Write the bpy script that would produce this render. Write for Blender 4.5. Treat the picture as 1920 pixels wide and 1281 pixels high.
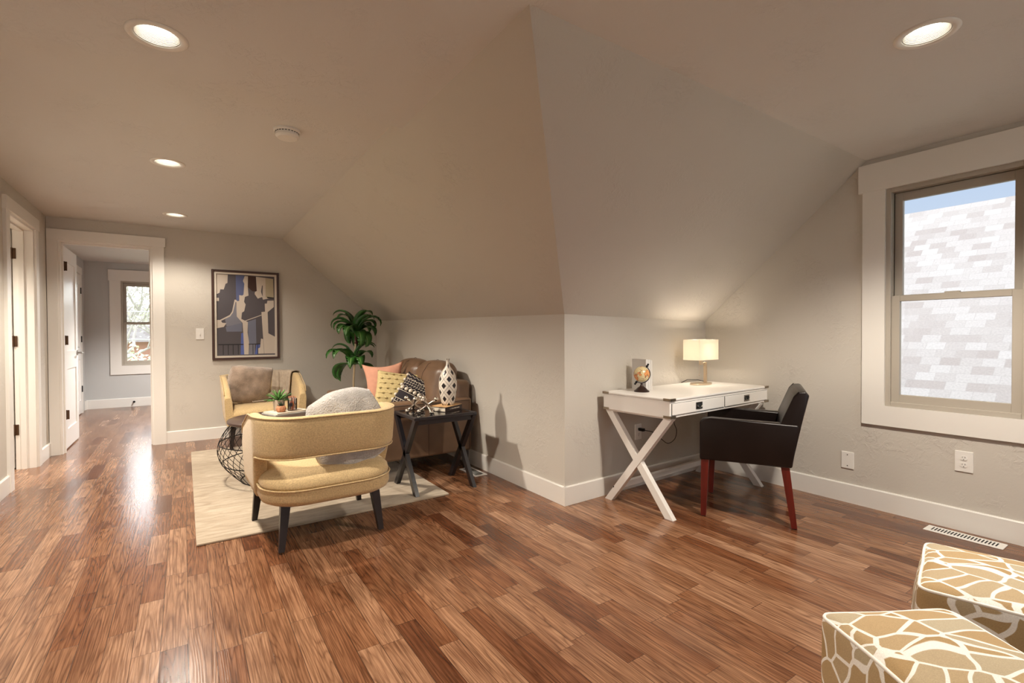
import bpy, bmesh, math, random
from mathutils import Vector, Matrix, noise
from math import sin, cos, pi, radians

random.seed(7)
S = bpy.context.scene
for o in list(bpy.data.objects):
    bpy.data.objects.remove(o)
COL = S.collection

# ------------------------------------------------------------------ camera, world, exposure
cam_d = bpy.data.cameras.new('camera')
cam = bpy.data.objects.new('camera', cam_d)
COL.objects.link(cam)
yaw, pitch, roll = radians(33.8361), radians(-0.7643), radians(-0.2623)
F = Vector((sin(yaw)*cos(pitch), cos(yaw)*cos(pitch), sin(pitch)))
R0 = F.cross(Vector((0, 0, 1))).normalized(); U0 = R0.cross(F)
R1 = R0*cos(roll) + U0*sin(roll); U1 = -R0*sin(roll) + U0*cos(roll)
M = Matrix((R1, U1, -F)).transposed().to_4x4()
M.translation = Vector((0, 0, 1.1223))
cam.matrix_world = M
cam_d.sensor_fit = 'HORIZONTAL'; cam_d.sensor_width = 36.0
cam_d.lens = 36.0*916.917/1920
cam_d.clip_start = 0.02; cam_d.clip_end = 300
S.camera = cam
S.view_settings.view_transform = 'Standard'
try: S.view_settings.look = 'None'
except Exception: pass
S.view_settings.gamma = 1.0
S.view_settings.exposure = 0.76
S.view_settings.use_curve_mapping = False
S.cycles.use_denoising = True
S.cycles.max_bounces = 10
S.cycles.diffuse_bounces = 6
S.cycles.sample_clamp_indirect = 6.0
S.cycles.caustics_reflective = False
S.cycles.caustics_refractive = False

W = bpy.data.worlds.new('sky'); S.world = W; W.use_nodes = True
wn = W.node_tree; wn.nodes.clear()
wo = wn.nodes.new('ShaderNodeOutputWorld'); wb = wn.nodes.new('ShaderNodeBackground')
tc = wn.nodes.new('ShaderNodeTexCoord'); sx = wn.nodes.new('ShaderNodeSeparateXYZ')
rp = wn.nodes.new('ShaderNodeValToRGB')
rp.color_ramp.elements[0].position = 0.0; rp.color_ramp.elements[0].color = (0.54, 0.59, 0.64, 1)
rp.color_ramp.elements[1].position = 0.45; rp.color_ramp.elements[1].color = (0.22, 0.36, 0.60, 1)
wn.links.new(tc.outputs['Generated'], sx.inputs[0]); wn.links.new(sx.outputs['Z'], rp.inputs[0])
# clear blue sky on the neighbour's side, bright haze elsewhere
hz = wn.nodes.new('ShaderNodeMapRange'); hz.interpolation_type = 'SMOOTHSTEP'
hz.inputs['From Min'].default_value = 0.55; hz.inputs['From Max'].default_value = 0.85
wn.links.new(sx.outputs['X'], hz.inputs['Value'])
mxw = wn.nodes.new('ShaderNodeMix'); mxw.data_type = 'RGBA'
wn.links.new(hz.outputs[0], mxw.inputs[0]); hy_ = wn.nodes.new('ShaderNodeMapRange'); hy_.interpolation_type = 'SMOOTHSTEP'
hy_.inputs['From Min'].default_value = 0.35; hy_.inputs['From Max'].default_value = 0.75
wn.links.new(sx.outputs['Y'], hy_.inputs['Value'])
mxy = wn.nodes.new('ShaderNodeMix'); mxy.data_type = 'RGBA'
mxy.inputs[6].default_value = (2.0, 2.1, 2.2, 1); mxy.inputs[7].default_value = (7.0, 7.2, 7.4, 1)
wn.links.new(hy_.outputs[0], mxy.inputs[0]); wn.links.new(mxy.outputs[2], mxw.inputs[6])
wn.links.new(rp.outputs[0], mxw.inputs[7])
wn.links.new(mxw.outputs[2], wb.inputs[0]); wb.inputs[1].default_value = 0.85
wn.links.new(wb.outputs[0], wo.inputs[0])

def lamp(name, kind, loc, power, color, rot=(0, 0, 0), **kw):
    d = bpy.data.lights.new(name, kind); d.energy = power; d.color = color
    for k, v in kw.items(): setattr(d, k, v)
    o = bpy.data.objects.new(name, d); COL.objects.link(o)
    o.location = loc; o.rotation_euler = rot
    return o
# sun from behind the camera (over the roof), lights the neighbour's shingles
sun = lamp('sun', 'SUN', (0, -8, 10), 0.62, (1.0, 0.93, 0.84), rot=(radians(34), 0, 0), angle=radians(1.0))
WARM = (1.0, 0.90, 0.77)
CAN_POWER = 38.0
LAMP_POWER = 9.0

# ------------------------------------------------------------------ materials
def new_mat(name):
    m = bpy.data.materials.new(name); m.use_nodes = True
    nt = m.node_tree
    b = nt.nodes['Principled BSDF']
    return m, nt, b
def N(nt, t, **kw):
    n = nt.nodes.new(t)
    for k, v in kw.items():
        if k in n.inputs: n.inputs[k].default_value = v
        else: setattr(n, k, v)
    return n
def ramp(nt, fac, stops):
    r = nt.nodes.new('ShaderNodeValToRGB')
    e = r.color_ramp.elements
    e[0].position, e[0].color = stops[0][0], (*stops[0][1], 1)
    e[1].position, e[1].color = stops[-1][0], (*stops[-1][1], 1)
    for p, c in stops[1:-1]:
        x = e.new(p); x.color = (*c, 1)
    nt.links.new(fac, r.inputs[0])
    return r.outputs[0]
def mat(name, col, rough=0.5, metal=0.0, var=0.0, vscale=20, bump=0.0, bscale=60, stretch=(1, 1, 1), sheen=0.0, coat=0.0, spec=None, dist=0.004, col2=None, detail=4):
    m, nt, b = new_mat(name)
    b.inputs['Base Color'].default_value = (*col, 1)
    b.inputs['Roughness'].default_value = rough
    b.inputs['Metallic'].default_value = metal
    if spec is not None: b.inputs['Specular IOR Level'].default_value = spec
    if sheen: b.inputs['Sheen Weight'].default_value = sheen; b.inputs['Sheen Roughness'].default_value = 0.4
    if coat: b.inputs['Coat Weight'].default_value = coat; b.inputs['Coat Roughness'].default_value = 0.12
    if var or bump:
        t = N(nt, 'ShaderNodeTexCoord'); mp = N(nt, 'ShaderNodeMapping'); mp.inputs['Scale'].default_value = stretch
        nt.links.new(t.outputs['Object'], mp.inputs[0])
    if var:
        n = N(nt, 'ShaderNodeTexNoise', Scale=vscale, Detail=detail); nt.links.new(mp.outputs[0], n.inputs['Vector'])
        c2 = col2 or tuple(c*(1-var) for c in col)
        c1 = tuple(min(1, c*(1+var*0.6)) for c in col) if not col2 else col
        nt.links.new(ramp(nt, n.outputs['Fac'], [(0.32, c2), (0.68, c1)]), b.inputs['Base Color'])
    if bump:
        n2 = N(nt, 'ShaderNodeTexNoise', Scale=bscale, Detail=3.0); nt.links.new(mp.outputs[0], n2.inputs['Vector'])
        bp = N(nt, 'ShaderNodeBump', Strength=bump, Distance=dist)
        nt.links.new(n2.outputs['Fac'], bp.inputs['Height']); nt.links.new(bp.outputs[0], b.inputs['Normal'])
    return m
def emis(name, col, strength):
    m = bpy.data.materials.new(name); m.use_nodes = True; nt = m.node_tree; nt.nodes.clear()
    o = nt.nodes.new('ShaderNodeOutputMaterial'); e = nt.nodes.new('ShaderNodeEmission')
    e.inputs[0].default_value = (*col, 1); e.inputs[1].default_value = strength
    nt.links.new(e.outputs[0], o.inputs[0]); return m

def plaster(name, col):
    m, nt, b = new_mat(name)
    b.inputs['Base Color'].default_value = (*col, 1); b.inputs['Roughness'].default_value = 0.62
    b.inputs['Specular IOR Level'].default_value = 0.3
    t = N(nt, 'ShaderNodeTexCoord')
    n1 = N(nt, 'ShaderNodeTexNoise', Scale=3.5, Detail=2.0); nt.links.new(t.outputs['Object'], n1.inputs['Vector'])
    n2 = N(nt, 'ShaderNodeTexNoise', Scale=26.0, Detail=5.0, Roughness=0.65, Distortion=0.8); nt.links.new(t.outputs['Object'], n2.inputs['Vector'])
    mk = ramp(nt, n1.outputs['Fac'], [(0.48, (0, 0, 0)), (0.66, (1, 1, 1))])
    tr = ramp(nt, n2.outputs['Fac'], [(0.47, (0, 0, 0)), (0.60, (1, 1, 1))])
    mu = N(nt, 'ShaderNodeMath', operation='MULTIPLY'); nt.links.new(mk, mu.inputs[0]); nt.links.new(tr, mu.inputs[1])
    n3 = N(nt, 'ShaderNodeTexNoise', Scale=90.0, Detail=2.0); nt.links.new(t.outputs['Object'], n3.inputs['Vector'])
    ad = N(nt, 'ShaderNodeMath', operation='MULTIPLY_ADD'); nt.links.new(n3.outputs['Fac'], ad.inputs[0]); ad.inputs[1].default_value = 0.18
    nt.links.new(mu.outputs[0], ad.inputs[2])
    bp = N(nt, 'ShaderNodeBump', Strength=0.5, Distance=0.004)
    nt.links.new(ad.outputs[0], bp.inputs['Height']); nt.links.new(bp.outputs[0], b.inputs['Normal'])
    return m

def floor_material():
    m, nt, b = new_mat('oak_plank_floor')
    L = nt.links
    def math_(op, a, bb=None, c=None):
        n = nt.nodes.new('ShaderNodeMath'); n.operation = op
        for i, v in enumerate((a, bb, c)):
            if v is None: continue
            if isinstance(v, (int, float)): n.inputs[i].default_value = v
            else: L.new(v, n.inputs[i])
        return n.outputs[0]
    g = N(nt, 'ShaderNodeNewGeometry'); s = N(nt, 'ShaderNodeSeparateXYZ'); L.new(g.outputs['Position'], s.inputs[0])
    px = math_('DIVIDE', s.outputs['X'], 0.083); row = math_('FLOOR', px); fx = math_('SUBTRACT', px, row)
    wn1 = N(nt, 'ShaderNodeTexWhiteNoise', noise_dimensions='1D'); L.new(row, wn1.inputs['W'])
    wn1b = N(nt, 'ShaderNodeTexWhiteNoise', noise_dimensions='1D'); L.new(math_('ADD', row, 91.3), wn1b.inputs['W'])
    ln = math_('MULTIPLY_ADD', wn1b.outputs['Value'], 0.4, 0.4)
    py = math_('MULTIPLY_ADD', wn1.outputs['Value'], 9.0, math_('DIVIDE', math_('ADD', s.outputs['Y'], 20.0), ln))
    idx = math_('FLOOR', py); fy = math_('SUBTRACT', py, idx)
    cb = N(nt, 'ShaderNodeCombineXYZ'); L.new(row, cb.inputs[0]); L.new(idx, cb.inputs[1])
    wn2 = N(nt, 'ShaderNodeTexWhiteNoise', noise_dimensions='3D'); L.new(cb.outputs[0], wn2.inputs['Vector'])
    rnd = wn2.outputs['Value']
    # grain coordinates, offset per plank
    off = N(nt, 'ShaderNodeVectorMath', operation='SCALE'); L.new(wn2.outputs['Color'], off.inputs[0]); off.inputs['Scale'].default_value = 37.0
    def coords(scx, scy):
        mp = N(nt, 'ShaderNodeMapping'); mp.inputs['Scale'].default_value = (scx, scy, 1); L.new(g.outputs['Position'], mp.inputs[0])
        a = N(nt, 'ShaderNodeVectorMath', operation='ADD'); L.new(mp.outputs[0], a.inputs[0]); L.new(off.outputs[0], a.inputs[1])
        return a.outputs[0]
    fine = N(nt, 'ShaderNodeTexNoise', Scale=1.0, Detail=5.0, Roughness=0.6); L.new(coords(190, 5), fine.inputs['Vector'])
    big = N(nt, 'ShaderNodeTexNoise', Scale=1.0, Detail=1.5, Distortion=0.15); L.new(coords(13, 0.9), big.inputs['Vector'])
    rings = math_('FRACT', math_('MULTIPLY', big.outputs['Fac'], 17.0))
    ringm = math_('SUBTRACT', 1.0, math_('ABSOLUTE', math_('SUBTRACT', math_('MULTIPLY', rings, 2.0), 1.0)))
    blot = N(nt, 'ShaderNodeTexNoise', Scale=1.0, Detail=3.0); L.new(coords(9, 3), blot.inputs['Vector'])
    base = ramp(nt, rnd, [(0.0, (0.125, 0.046, 0.020)), (0.15, (0.20, 0.082, 0.036)), (0.5, (0.262, 0.130, 0.066)), (0.8, (0.30, 0.158, 0.086)), (1.0, (0.37, 0.212, 0.125))])
    def mix(fac, a, bcol, mode='MULTIPLY'):
        x = N(nt, 'ShaderNodeMix', data_type='RGBA', blend_type=mode)
        if isinstance(fac, (int, float)): x.inputs[0].default_value = fac
        else: L.new(fac, x.inputs[0])
        L.new(a, x.inputs[6])
        if isinstance(bcol, tuple): x.inputs[7].default_value = (*bcol, 1)
        else: L.new(bcol, x.inputs[7])
        return x.outputs[2]
    ringf = math_('MULTIPLY', math_('POWER', ringm, 2.5), 0.68)
    c = mix(ringf, base, (0.42, 0.33, 0.28))
    finef = ramp(nt, fine.outputs['Fac'], [(0.40, (0.50, 0.44, 0.40)), (0.60, (1.12, 1.12, 1.12))])
    c = mix(0.8, c, finef)
    c = mix(0.75, c, ramp(nt, blot.outputs['Fac'], [(0.30, (0.62, 0.5, 0.45)), (0.55, (1.08, 1.08, 1.1))]))
    # joints
    ex = math_('MINIMUM', fx, math_('SUBTRACT', 1.0, fx)); ey = math_('MULTIPLY', math_('MINIMUM', fy, math_('SUBTRACT', 1.0, fy)), 9.0)
    jn = math_('LESS_THAN', math_('MINIMUM', ex, ey), 0.014)
    c = mix(math_('MULTIPLY', jn, 0.8), c, (0.18, 0.12, 0.10))
    L.new(c, b.inputs['Base Color'])
    L.new(math_('MULTIPLY_ADD', fine.outputs['Fac'], 0.12, 0.15), b.inputs['Roughness'])
    b.inputs['Specular IOR Level'].default_value = 0.5
    h = math_('ADD', math_('MULTIPLY', fine.outputs['Fac'], 0.5), math_('ADD', math_('MULTIPLY', ringm, 0.30), math_('MULTIPLY', blot.outputs['Fac'], 0.8)))
    h = math_('SUBTRACT', h, math_('MULTIPLY', jn, 1.0))
    bp = N(nt, 'ShaderNodeBump', Strength=0.20, Distance=0.0015); L.new(h, bp.inputs['Height']); L.new(bp.outputs[0], b.inputs['Normal'])
    return m

def shingle_material():
    m, nt, b = new_mat('asphalt_shingles'); L = nt.links
    t = N(nt, 'ShaderNodeTexCoord')
    br = N(nt, 'ShaderNodeTexBrick', Scale=1.0, offset=0.37)
    br.inputs['Brick Width'].default_value = 0.21; br.inputs['Row Height'].default_value = 0.143; br.inputs['Mortar Size'].default_value = 0.004; br.inputs['Mortar Smooth'].default_value = 0.6
    br.inputs['Color1'].default_value = (0, 0, 0, 1); br.inputs['Color2'].default_value = (1, 1, 1, 1); br.inputs['Mortar'].default_value = (0.5, 0.5, 0.5, 1)
    L.new(t.outputs['Object'], br.inputs['Vector'])
    n = N(nt, 'ShaderNodeTexNoise', Scale=45.0, Detail=4.0); L.new(t.outputs['Object'], n.inputs['Vector'])
    c = ramp(nt, br.outputs['Color'], [(0, (0.215, 0.192, 0.184)), (0.4, (0.250, 0.233, 0.226)), (1, (0.285, 0.272, 0.267))])
    x = N(nt, 'ShaderNodeMix', data_type='RGBA', blend_type='MULTIPLY'); x.inputs[0].default_value = 0.5
    L.new(c, x.inputs[6]); L.new(ramp(nt, n.outputs['Fac'], [(0.3, (0.75, 0.75, 0.75)), (0.7, (1.1, 1.1, 1.1))]), x.inputs[7])
    x3 = N(nt, 'ShaderNodeMix', data_type='RGBA', blend_type='MULTIPLY'); L.new(br.outputs['Fac'], x3.inputs[0]); L.new(x.outputs[2], x3.inputs[6]); x3.inputs[7].default_value = (0.9, 0.9, 0.9, 1)  # joints darkened in the colour to draw the courses' shadow lines
    L.new(x3.outputs[2], b.inputs['Base Color']); b.inputs['Roughness'].default_value = 0.95
    b.inputs['Specular IOR Level'].default_value = 0.1
    return m

def print_material():
    m, nt, b = new_mat('leaf_print_cotton'); L = nt.links
    t = N(nt, 'ShaderNodeTexCoord'); mp = N(nt, 'ShaderNodeMapping'); mp.inputs['Scale'].default_value = (9.5, 15.0, 11.0); mp.inputs['Rotation'].default_value = (0.25, 0.2, 0.5)
    L.new(t.outputs['Object'], mp.inputs[0])
    nz = N(nt, 'ShaderNodeTexNoise', Scale=1.2, Detail=0.0); L.new(mp.outputs[0], nz.inputs['Vector'])
    ad = N(nt, 'ShaderNodeMix', data_type='RGBA', blend_type='ADD'); ad.inputs[0].default_value = 0.25
    L.new(mp.outputs[0], ad.inputs[6]); L.new(nz.outputs['Color'], ad.inputs[7])
    v = N(nt, 'ShaderNodeTexVoronoi', feature='DISTANCE_TO_EDGE', Scale=1.0); L.new(ad.outputs[2], v.inputs['Vector'])
    v2 = N(nt, 'ShaderNodeTexVoronoi', feature='F1', Scale=1.0); L.new(ad.outputs[2], v2.inputs['Vector'])
    tan = ramp(nt, v2.outputs['Color'], [(0.2, (0.36, 0.235, 0.105)), (0.55, (0.42, 0.295, 0.155)), (0.9, (0.42, 0.355, 0.245))])
    mask = ramp(nt, v.outputs['Distance'], [(0.040, (1, 1, 1)), (0.050, (0, 0, 0))])
    x = N(nt, 'ShaderNodeMix', data_type='RGBA'); L.new(mask, x.inputs[0]); L.new(tan, x.inputs[6]); x.inputs[7].default_value = (0.80, 0.76, 0.70, 1)
    wv = N(nt, 'ShaderNodeTexNoise', Scale=420.0, Detail=1.0); L.new(t.outputs['Object'], wv.inputs['Vector'])
    x2 = N(nt, 'ShaderNodeMix', data_type='RGBA', blend_type='MULTIPLY'); x2.inputs[0].default_value = 0.4
    L.new(x.outputs[2], x2.inputs[6]); L.new(ramp(nt, wv.outputs['Fac'], [(0.35, (0.75, 0.75, 0.75)), (0.65, (1.1, 1.1, 1.1))]), x2.inputs[7])
    L.new(x2.outputs[2], b.inputs['Base Color']); b.inputs['Roughness'].default_value = 0.9
    bp = N(nt, 'ShaderNodeBump', Strength=0.3, Distance=0.002); L.new(wv.outputs['Fac'], bp.inputs['Height']); L.new(bp.outputs[0], b.inputs['Normal'])
    return m

def globe_material():
    m, nt, b = new_mat('antique_globe_map'); L = nt.links
    t = N(nt, 'ShaderNodeTexCoord')
    n = N(nt, 'ShaderNodeTexNoise', Scale=17.0, Detail=5.0, Roughness=0.6); L.new(t.outputs['Object'], n.inputs['Vector'])
    c = ramp(nt, n.outputs['Fac'], [(0.42, (0.55, 0.44, 0.24)), (0.50, (0.60, 0.50, 0.28)), (0.515, (0.18, 0.09, 0.04)), (0.54, (0.55, 0.17, 0.05)), (0.66, (0.62, 0.36, 0.12))])
    L.new(c, b.inputs['Base Color']); b.inputs['Roughness'].default_value = 0.25
    return m

def vase_material():
    # white ceramic with hand-painted diamonds between diagonal lines (pattern runs around the body)
    m, nt, b = new_mat('painted_diamond_ceramic'); L = nt.links
    def mth(op, a, bb=None, c=None):
        n = nt.nodes.new('ShaderNodeMath'); n.operation = op
        for i, v in enumerate((a, bb, c)):
            if v is None: continue
            if isinstance(v, (int, float)): n.inputs[i].default_value = v
            else: L.new(v, n.inputs[i])
        return n.outputs[0]
    t = N(nt, 'ShaderNodeTexCoord'); s = N(nt, 'ShaderNodeSeparateXYZ'); L.new(t.outputs['Object'], s.inputs[0])
    ang = mth('DIVIDE', mth('ARCTAN2', s.outputs['Y'], s.outputs['X']), 2*pi/5)
    hz = mth('DIVIDE', s.outputs['Z'], 0.10)
    u = mth('ADD', ang, hz); v = mth('SUBTRACT', ang, hz)
    fu = mth('FRACT', mth('ADD', u, 100.0)); fv = mth('FRACT', mth('ADD', v, 100.0))
    du = mth('ABSOLUTE', mth('SUBTRACT', fu, 0.5)); dv = mth('ABSOLUTE', mth('SUBTRACT', fv, 0.5))
    dia = mth('LESS_THAN', mth('MAXIMUM', du, dv), 0.235)
    line = mth('GREATER_THAN', mth('MAXIMUM', du, dv), 0.482)
    mk = mth('MAXIMUM', dia, line)
    x = N(nt, 'ShaderNodeMix', data_type='RGBA'); L.new(mk, x.inputs[0]); x.inputs[6].default_value = (0.72, 0.65, 0.56, 1); x.inputs[7].default_value = (0.015, 0.01, 0.012, 1)
    L.new(x.outputs[2], b.inputs['Base Color']); b.inputs['Roughness'].default_value = 0.3
    return m

def pane_material():
    m = bpy.data.materials.new('window_glass'); m.use_nodes = True; nt = m.node_tree; nt.nodes.clear()
    o = nt.nodes.new('ShaderNodeOutputMaterial'); tr = nt.nodes.new('ShaderNodeBsdfTransparent'); gl = nt.nodes.new('ShaderNodeBsdfGlossy')
    gl.inputs['Roughness'].default_value = 0.02; mx = nt.nodes.new('ShaderNodeMixShader'); fr = nt.nodes.new('ShaderNodeFresnel'); fr.inputs[0].default_value = 1.25
    nt.links.new(fr.outputs[0], mx.inputs[0]); nt.links.new(tr.outputs[0], mx.inputs[1]); nt.links.new(gl.outputs[0], mx.inputs[2]); nt.links.new(mx.outputs[0], o.inputs[0])
    return m

def rug_material():
    m, nt, b = new_mat('silky_rug_pile'); L = nt.links
    t = N(nt, 'ShaderNodeTexCoord'); mp = N(nt, 'ShaderNodeMapping'); mp.inputs['Scale'].default_value = (1.6, 6.0, 1); L.new(t.outputs['Object'], mp.inputs[0])
    n = N(nt, 'ShaderNodeTexNoise', Scale=3.0, Detail=5.0, Distortion=1.4); L.new(mp.outputs[0], n.inputs['Vector'])
    L.new(ramp(nt, n.outputs['Fac'], [(0.30, (0.33, 0.25, 0.17)), (0.5, (0.43, 0.345, 0.245)), (0.70, (0.52, 0.435, 0.325))]), b.inputs['Base Color'])
    b.inputs['Roughness'].default_value = 0.85; b.inputs['Sheen Weight'].default_value = 0.3
    n2 = N(nt, 'ShaderNodeTexNoise', Scale=350.0, Detail=2.0); L.new(t.outputs['Object'], n2.inputs['Vector'])
    bp = N(nt, 'ShaderNodeBump', Strength=0.6, Distance=0.004); L.new(n2.outputs['Fac'], bp.inputs['Height']); L.new(bp.outputs[0], b.inputs['Normal'])
    return m

WALL = plaster('greige_wall_plaster', (0.56, 0.525, 0.47))
CEIL = plaster('ceiling_plaster', (0.65, 0.64, 0.625))
TRIM = mat('white_trim_paint', (0.76, 0.735, 0.69), 0.35)
DOORW = mat('white_door_paint', (0.78, 0.76, 0.73), 0.3)
FLOOR = floor_material()
SHING = shingle_material()
GLASS = pane_material()
TANV = mat('tan_vinyl', (0.42, 0.38, 0.32), 0.45)
BRONZE = mat('oil_rubbed_bronze', (0.10, 0.055, 0.03), 0.4, 0.7)
BLACKM = mat('black_metal', (0.012, 0.011, 0.012), 0.35, 0.6)
NICKEL = mat('satin_nickel', (0.35, 0.33, 0.30), 0.3, 1.0)
CHROME = mat('polished_chrome', (0.75, 0.70, 0.64), 0.10, 1.0)
YELLOW = mat('mustard_tweed', (0.55, 0.400, 0.205), 0.95, var=0.22, vscale=160, bump=0.6, bscale=380, sheen=0.2, dist=0.002)
DARKW = mat('espresso_wood', (0.014, 0.008, 0.007), 0.35, var=0.3, vscale=30)
BLACKT = mat('black_lacquer_wood', (0.012, 0.011, 0.014), 0.28, coat=0.2)
BLKGL = mat('dark_glass_top', (0.008, 0.006, 0.006), 0.05, spec=0.8)
LEATH = mat('taupe_leather', (0.155, 0.090, 0.052), 0.38, var=0.18, vscale=6, bump=0.12, bscale=120, dist=0.002)
DLEATH = mat('dark_brown_leather', (0.008, 0.0045, 0.004), 0.34, spec=0.35, var=0.3, vscale=5, bump=0.12, bscale=90, dist=0.002)
MAHOG = mat('red_mahogany', (0.115, 0.012, 0.008), 0.3, var=0.3, vscale=8, stretch=(6, 6, 0.6))
WHITEL = mat('white_desk_lacquer', (0.80, 0.77, 0.73), 0.3)
FURB = mat('brown_faux_fur', (0.36, 0.27, 0.205), 0.95, var=0.3, vscale=14, bump=1.0, bscale=130, sheen=0.6, dist=0.012)
FURG = mat('grey_faux_fur', (0.52, 0.49, 0.46), 0.95, var=0.2, vscale=14, bump=1.0, bscale=130, sheen=0.5, dist=0.012)
THROW = mat('oatmeal_knit_throw', (0.44, 0.36, 0.275), 0.95, var=0.15, vscale=30, bump=0.6, bscale=240, sheen=0.3, dist=0.004)
CORAL = mat('coral_cotton', (0.60, 0.30, 0.20), 0.9, var=0.08, vscale=20, bump=0.3, bscale=300, dist=0.002)
MUST = mat('pale_gold_cotton', (0.53, 0.42, 0.20), 0.9, var=0.12, vscale=60, bump=0.4, bscale=250, dist=0.003)
BLKC = mat('black_cotton', (0.014, 0.009, 0.012), 0.9, bump=0.3, bscale=250, dist=0.002)
CREAM = mat('cream_wool', (0.70, 0.62, 0.52), 0.9, bump=0.5, bscale=200, dist=0.003)
RUG = rug_material()
PRINT = print_material()
WELT = mat('white_welt_cord', (0.80, 0.76, 0.70), 0.8)
VASE = vase_material()
GLOBE = globe_material()
LEAF = mat('glossy_dark_leaf', (0.045, 0.155, 0.028), 0.28, var=0.5, vscale=7)
RIB = mat('pale_leaf_midrib', (0.22, 0.36, 0.12), 0.4)
LEAF2 = mat('succulent_green', (0.10, 0.24, 0.055), 0.45, var=0.35, vscale=14)
LEAF3 = mat('dark_succulent', (0.02, 0.05, 0.025), 0.5)
TRUNK = mat('bamboo_cane', (0.48, 0.36, 0.22), 0.6)
REDN = mat('dark_red_sheath', (0.09, 0.012, 0.015), 0.5)
TERRA = mat('terracotta', (0.50, 0.22, 0.11), 0.85, var=0.3, vscale=60, bump=0.8, bscale=90)
POTC = mat('pale_ceramic_pot', (0.50, 0.41, 0.31), 0.6)
PAPER = mat('cream_paper', (0.68, 0.60, 0.48), 0.8)
BLUECOV = mat('dark_book_cover', (0.035, 0.018, 0.016), 0.5)
TANCOV = mat('tan_book_cover', (0.55, 0.33, 0.15), 0.7)
GREYCOV = mat('grey_linen_cover', (0.42, 0.40, 0.37), 0.8)
PLASTW = mat('white_plastic', (0.78, 0.76, 0.72), 0.35)
DARKH = mat('dark_slot', (0.01, 0.01, 0.01), 0.8)
BRASS = mat('champagne_metal', (0.62, 0.50, 0.36), 0.28, 0.85)

# ------------------------------------------------------------------ helpers
def obj(name, bm, m, parent=None, smooth=False, loc=None):
    me = bpy.data.meshes.new(name)
    bmesh.ops.recalc_face_normals(bm, faces=bm.faces)
    bm.to_mesh(me); bm.free()
    if isinstance(m, (list, tuple)):
        for x in m: me.materials.append(x)
    else: me.materials.append(m)
    if smooth:
        for p in me.polygons: p.use_smooth = True
        if smooth == 'auto':
            try: me.set_sharp_from_angle(angle=radians(40))
            except Exception: pass
    o = bpy.data.objects.new(name, me); COL.objects.link(o)
    if parent: o.parent = parent
    if loc: o.location = loc
    return o
def thing(name, label, cat, loc=(0, 0, 0), rz=0, group=None):
    o = bpy.data.objects.new(name, None); COL.objects.link(o); o.empty_display_size = 0.1
    o.location = loc; o.rotation_euler = (0, 0, rz); o['label'] = label; o['category'] = cat
    if group: o['group'] = group
    return o
def tag(o, label, cat, group=None, kind=None):
    if label: o['label'] = label
    if cat: o['category'] = cat
    if group: o['group'] = group
    if kind: o['kind'] = kind
    return o
def struct(name, bm, m, label=None, smooth=False):
    o = obj(name, bm, m, smooth=smooth); o['kind'] = 'structure'
    if label: o['label'] = label
    return o
def BM(): return bmesh.new()
def box(bm, lo, hi, bev=0.0, seg=2, mtx=None):
    r = bmesh.ops.create_cube(bm, size=1.0)
    vs = r['verts']
    for v in vs:
        v.co = Vector([lo[i] + (v.co[i]+0.5)*(hi[i]-lo[i]) for i in range(3)])
    if bev:
        es = list({e for v in vs for e in v.link_edges})
        rr = bmesh.ops.bevel(bm, geom=es, offset=bev, segments=seg, profile=0.5, affect='EDGES')
        vs = list({v for f in rr['faces'] for v in f.verts} | {v for v in vs if v.is_valid})
    if mtx is not None:
        for v in vs: v.co = mtx @ v.co
    return bm
def prism(bm, pts, h, axis='Z', base=0.0):
    """extrude a 2-D polygon; axis names the extrusion direction"""
    def P(p, t):
        if axis == 'Z': return (p[0], p[1], t)
        if axis == 'X': return (t, p[0], p[1])
        return (p[0], t, p[1])
    a = [bm.verts.new(P(p, base)) for p in pts]; b = [bm.verts.new(P(p, base+h)) for p in pts]
    bm.faces.new(a); bm.faces.new(b[::-1])
    n = len(pts)
    for i in range(n): bm.faces.new((a[i], a[(i+1) % n], b[(i+1) % n], b[i]))
    return bm
def lathe(bm, prof, n=32, center=(0, 0, 0), cap=True, mtx=None):
    rows = []
    for r, z in prof:
        rows.append([bm.verts.new((center[0]+r*cos(2*pi*i/n), center[1]+r*sin(2*pi*i/n), center[2]+z)) for i in range(n)])
    for a, b in zip(rows, rows[1:]):
        for i in range(n): bm.faces.new((a[i], a[(i+1) % n], b[(i+1) % n], b[i]))
    if cap:
        if prof[0][0] > 1e-5: bm.faces.new(rows[0][::-1])
        if prof[-1][0] > 1e-5: bm.faces.new(rows[-1])
    if mtx is not None:
        for row in rows:
            for v in row: v.co = mtx @ v.co
    return bm
def tube(bm, pts, r, n=8, closed=False, cap=True, radii=None):
    pts = [Vector(p) for p in pts]; k = len(pts); rows = []
    prev = None
    for i, p in enumerate(pts):
        if closed: d = pts[(i+1) % k] - pts[i-1]
        else: d = pts[min(i+1, k-1)] - pts[max(i-1, 0)]
        d.normalize()
        if prev is None:
            ref = Vector((0, 0, 1)) if abs(d.z) < 0.9 else Vector((1, 0, 0))
            a = d.cross(ref).normalized()
        else:
            a = (prev - d*prev.dot(d)).normalized()
        prev = a; b = d.cross(a)
        rr = radii[i] if radii else r
        rows.append([bm.verts.new(p + a*rr*cos(2*pi*j/n) + b*rr*sin(2*pi*j/n)) for j in range(n)])
    rng = range(k if closed else k-1)
    for i in rng:
        A, B = rows[i], rows[(i+1) % k]
        for j in range(n): bm.faces.new((A[j], A[(j+1) % n], B[(j+1) % n], B[j]))
    if cap and not closed:
        bm.faces.new(rows[0][::-1]); bm.faces.new(rows[-1])
    return bm
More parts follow.
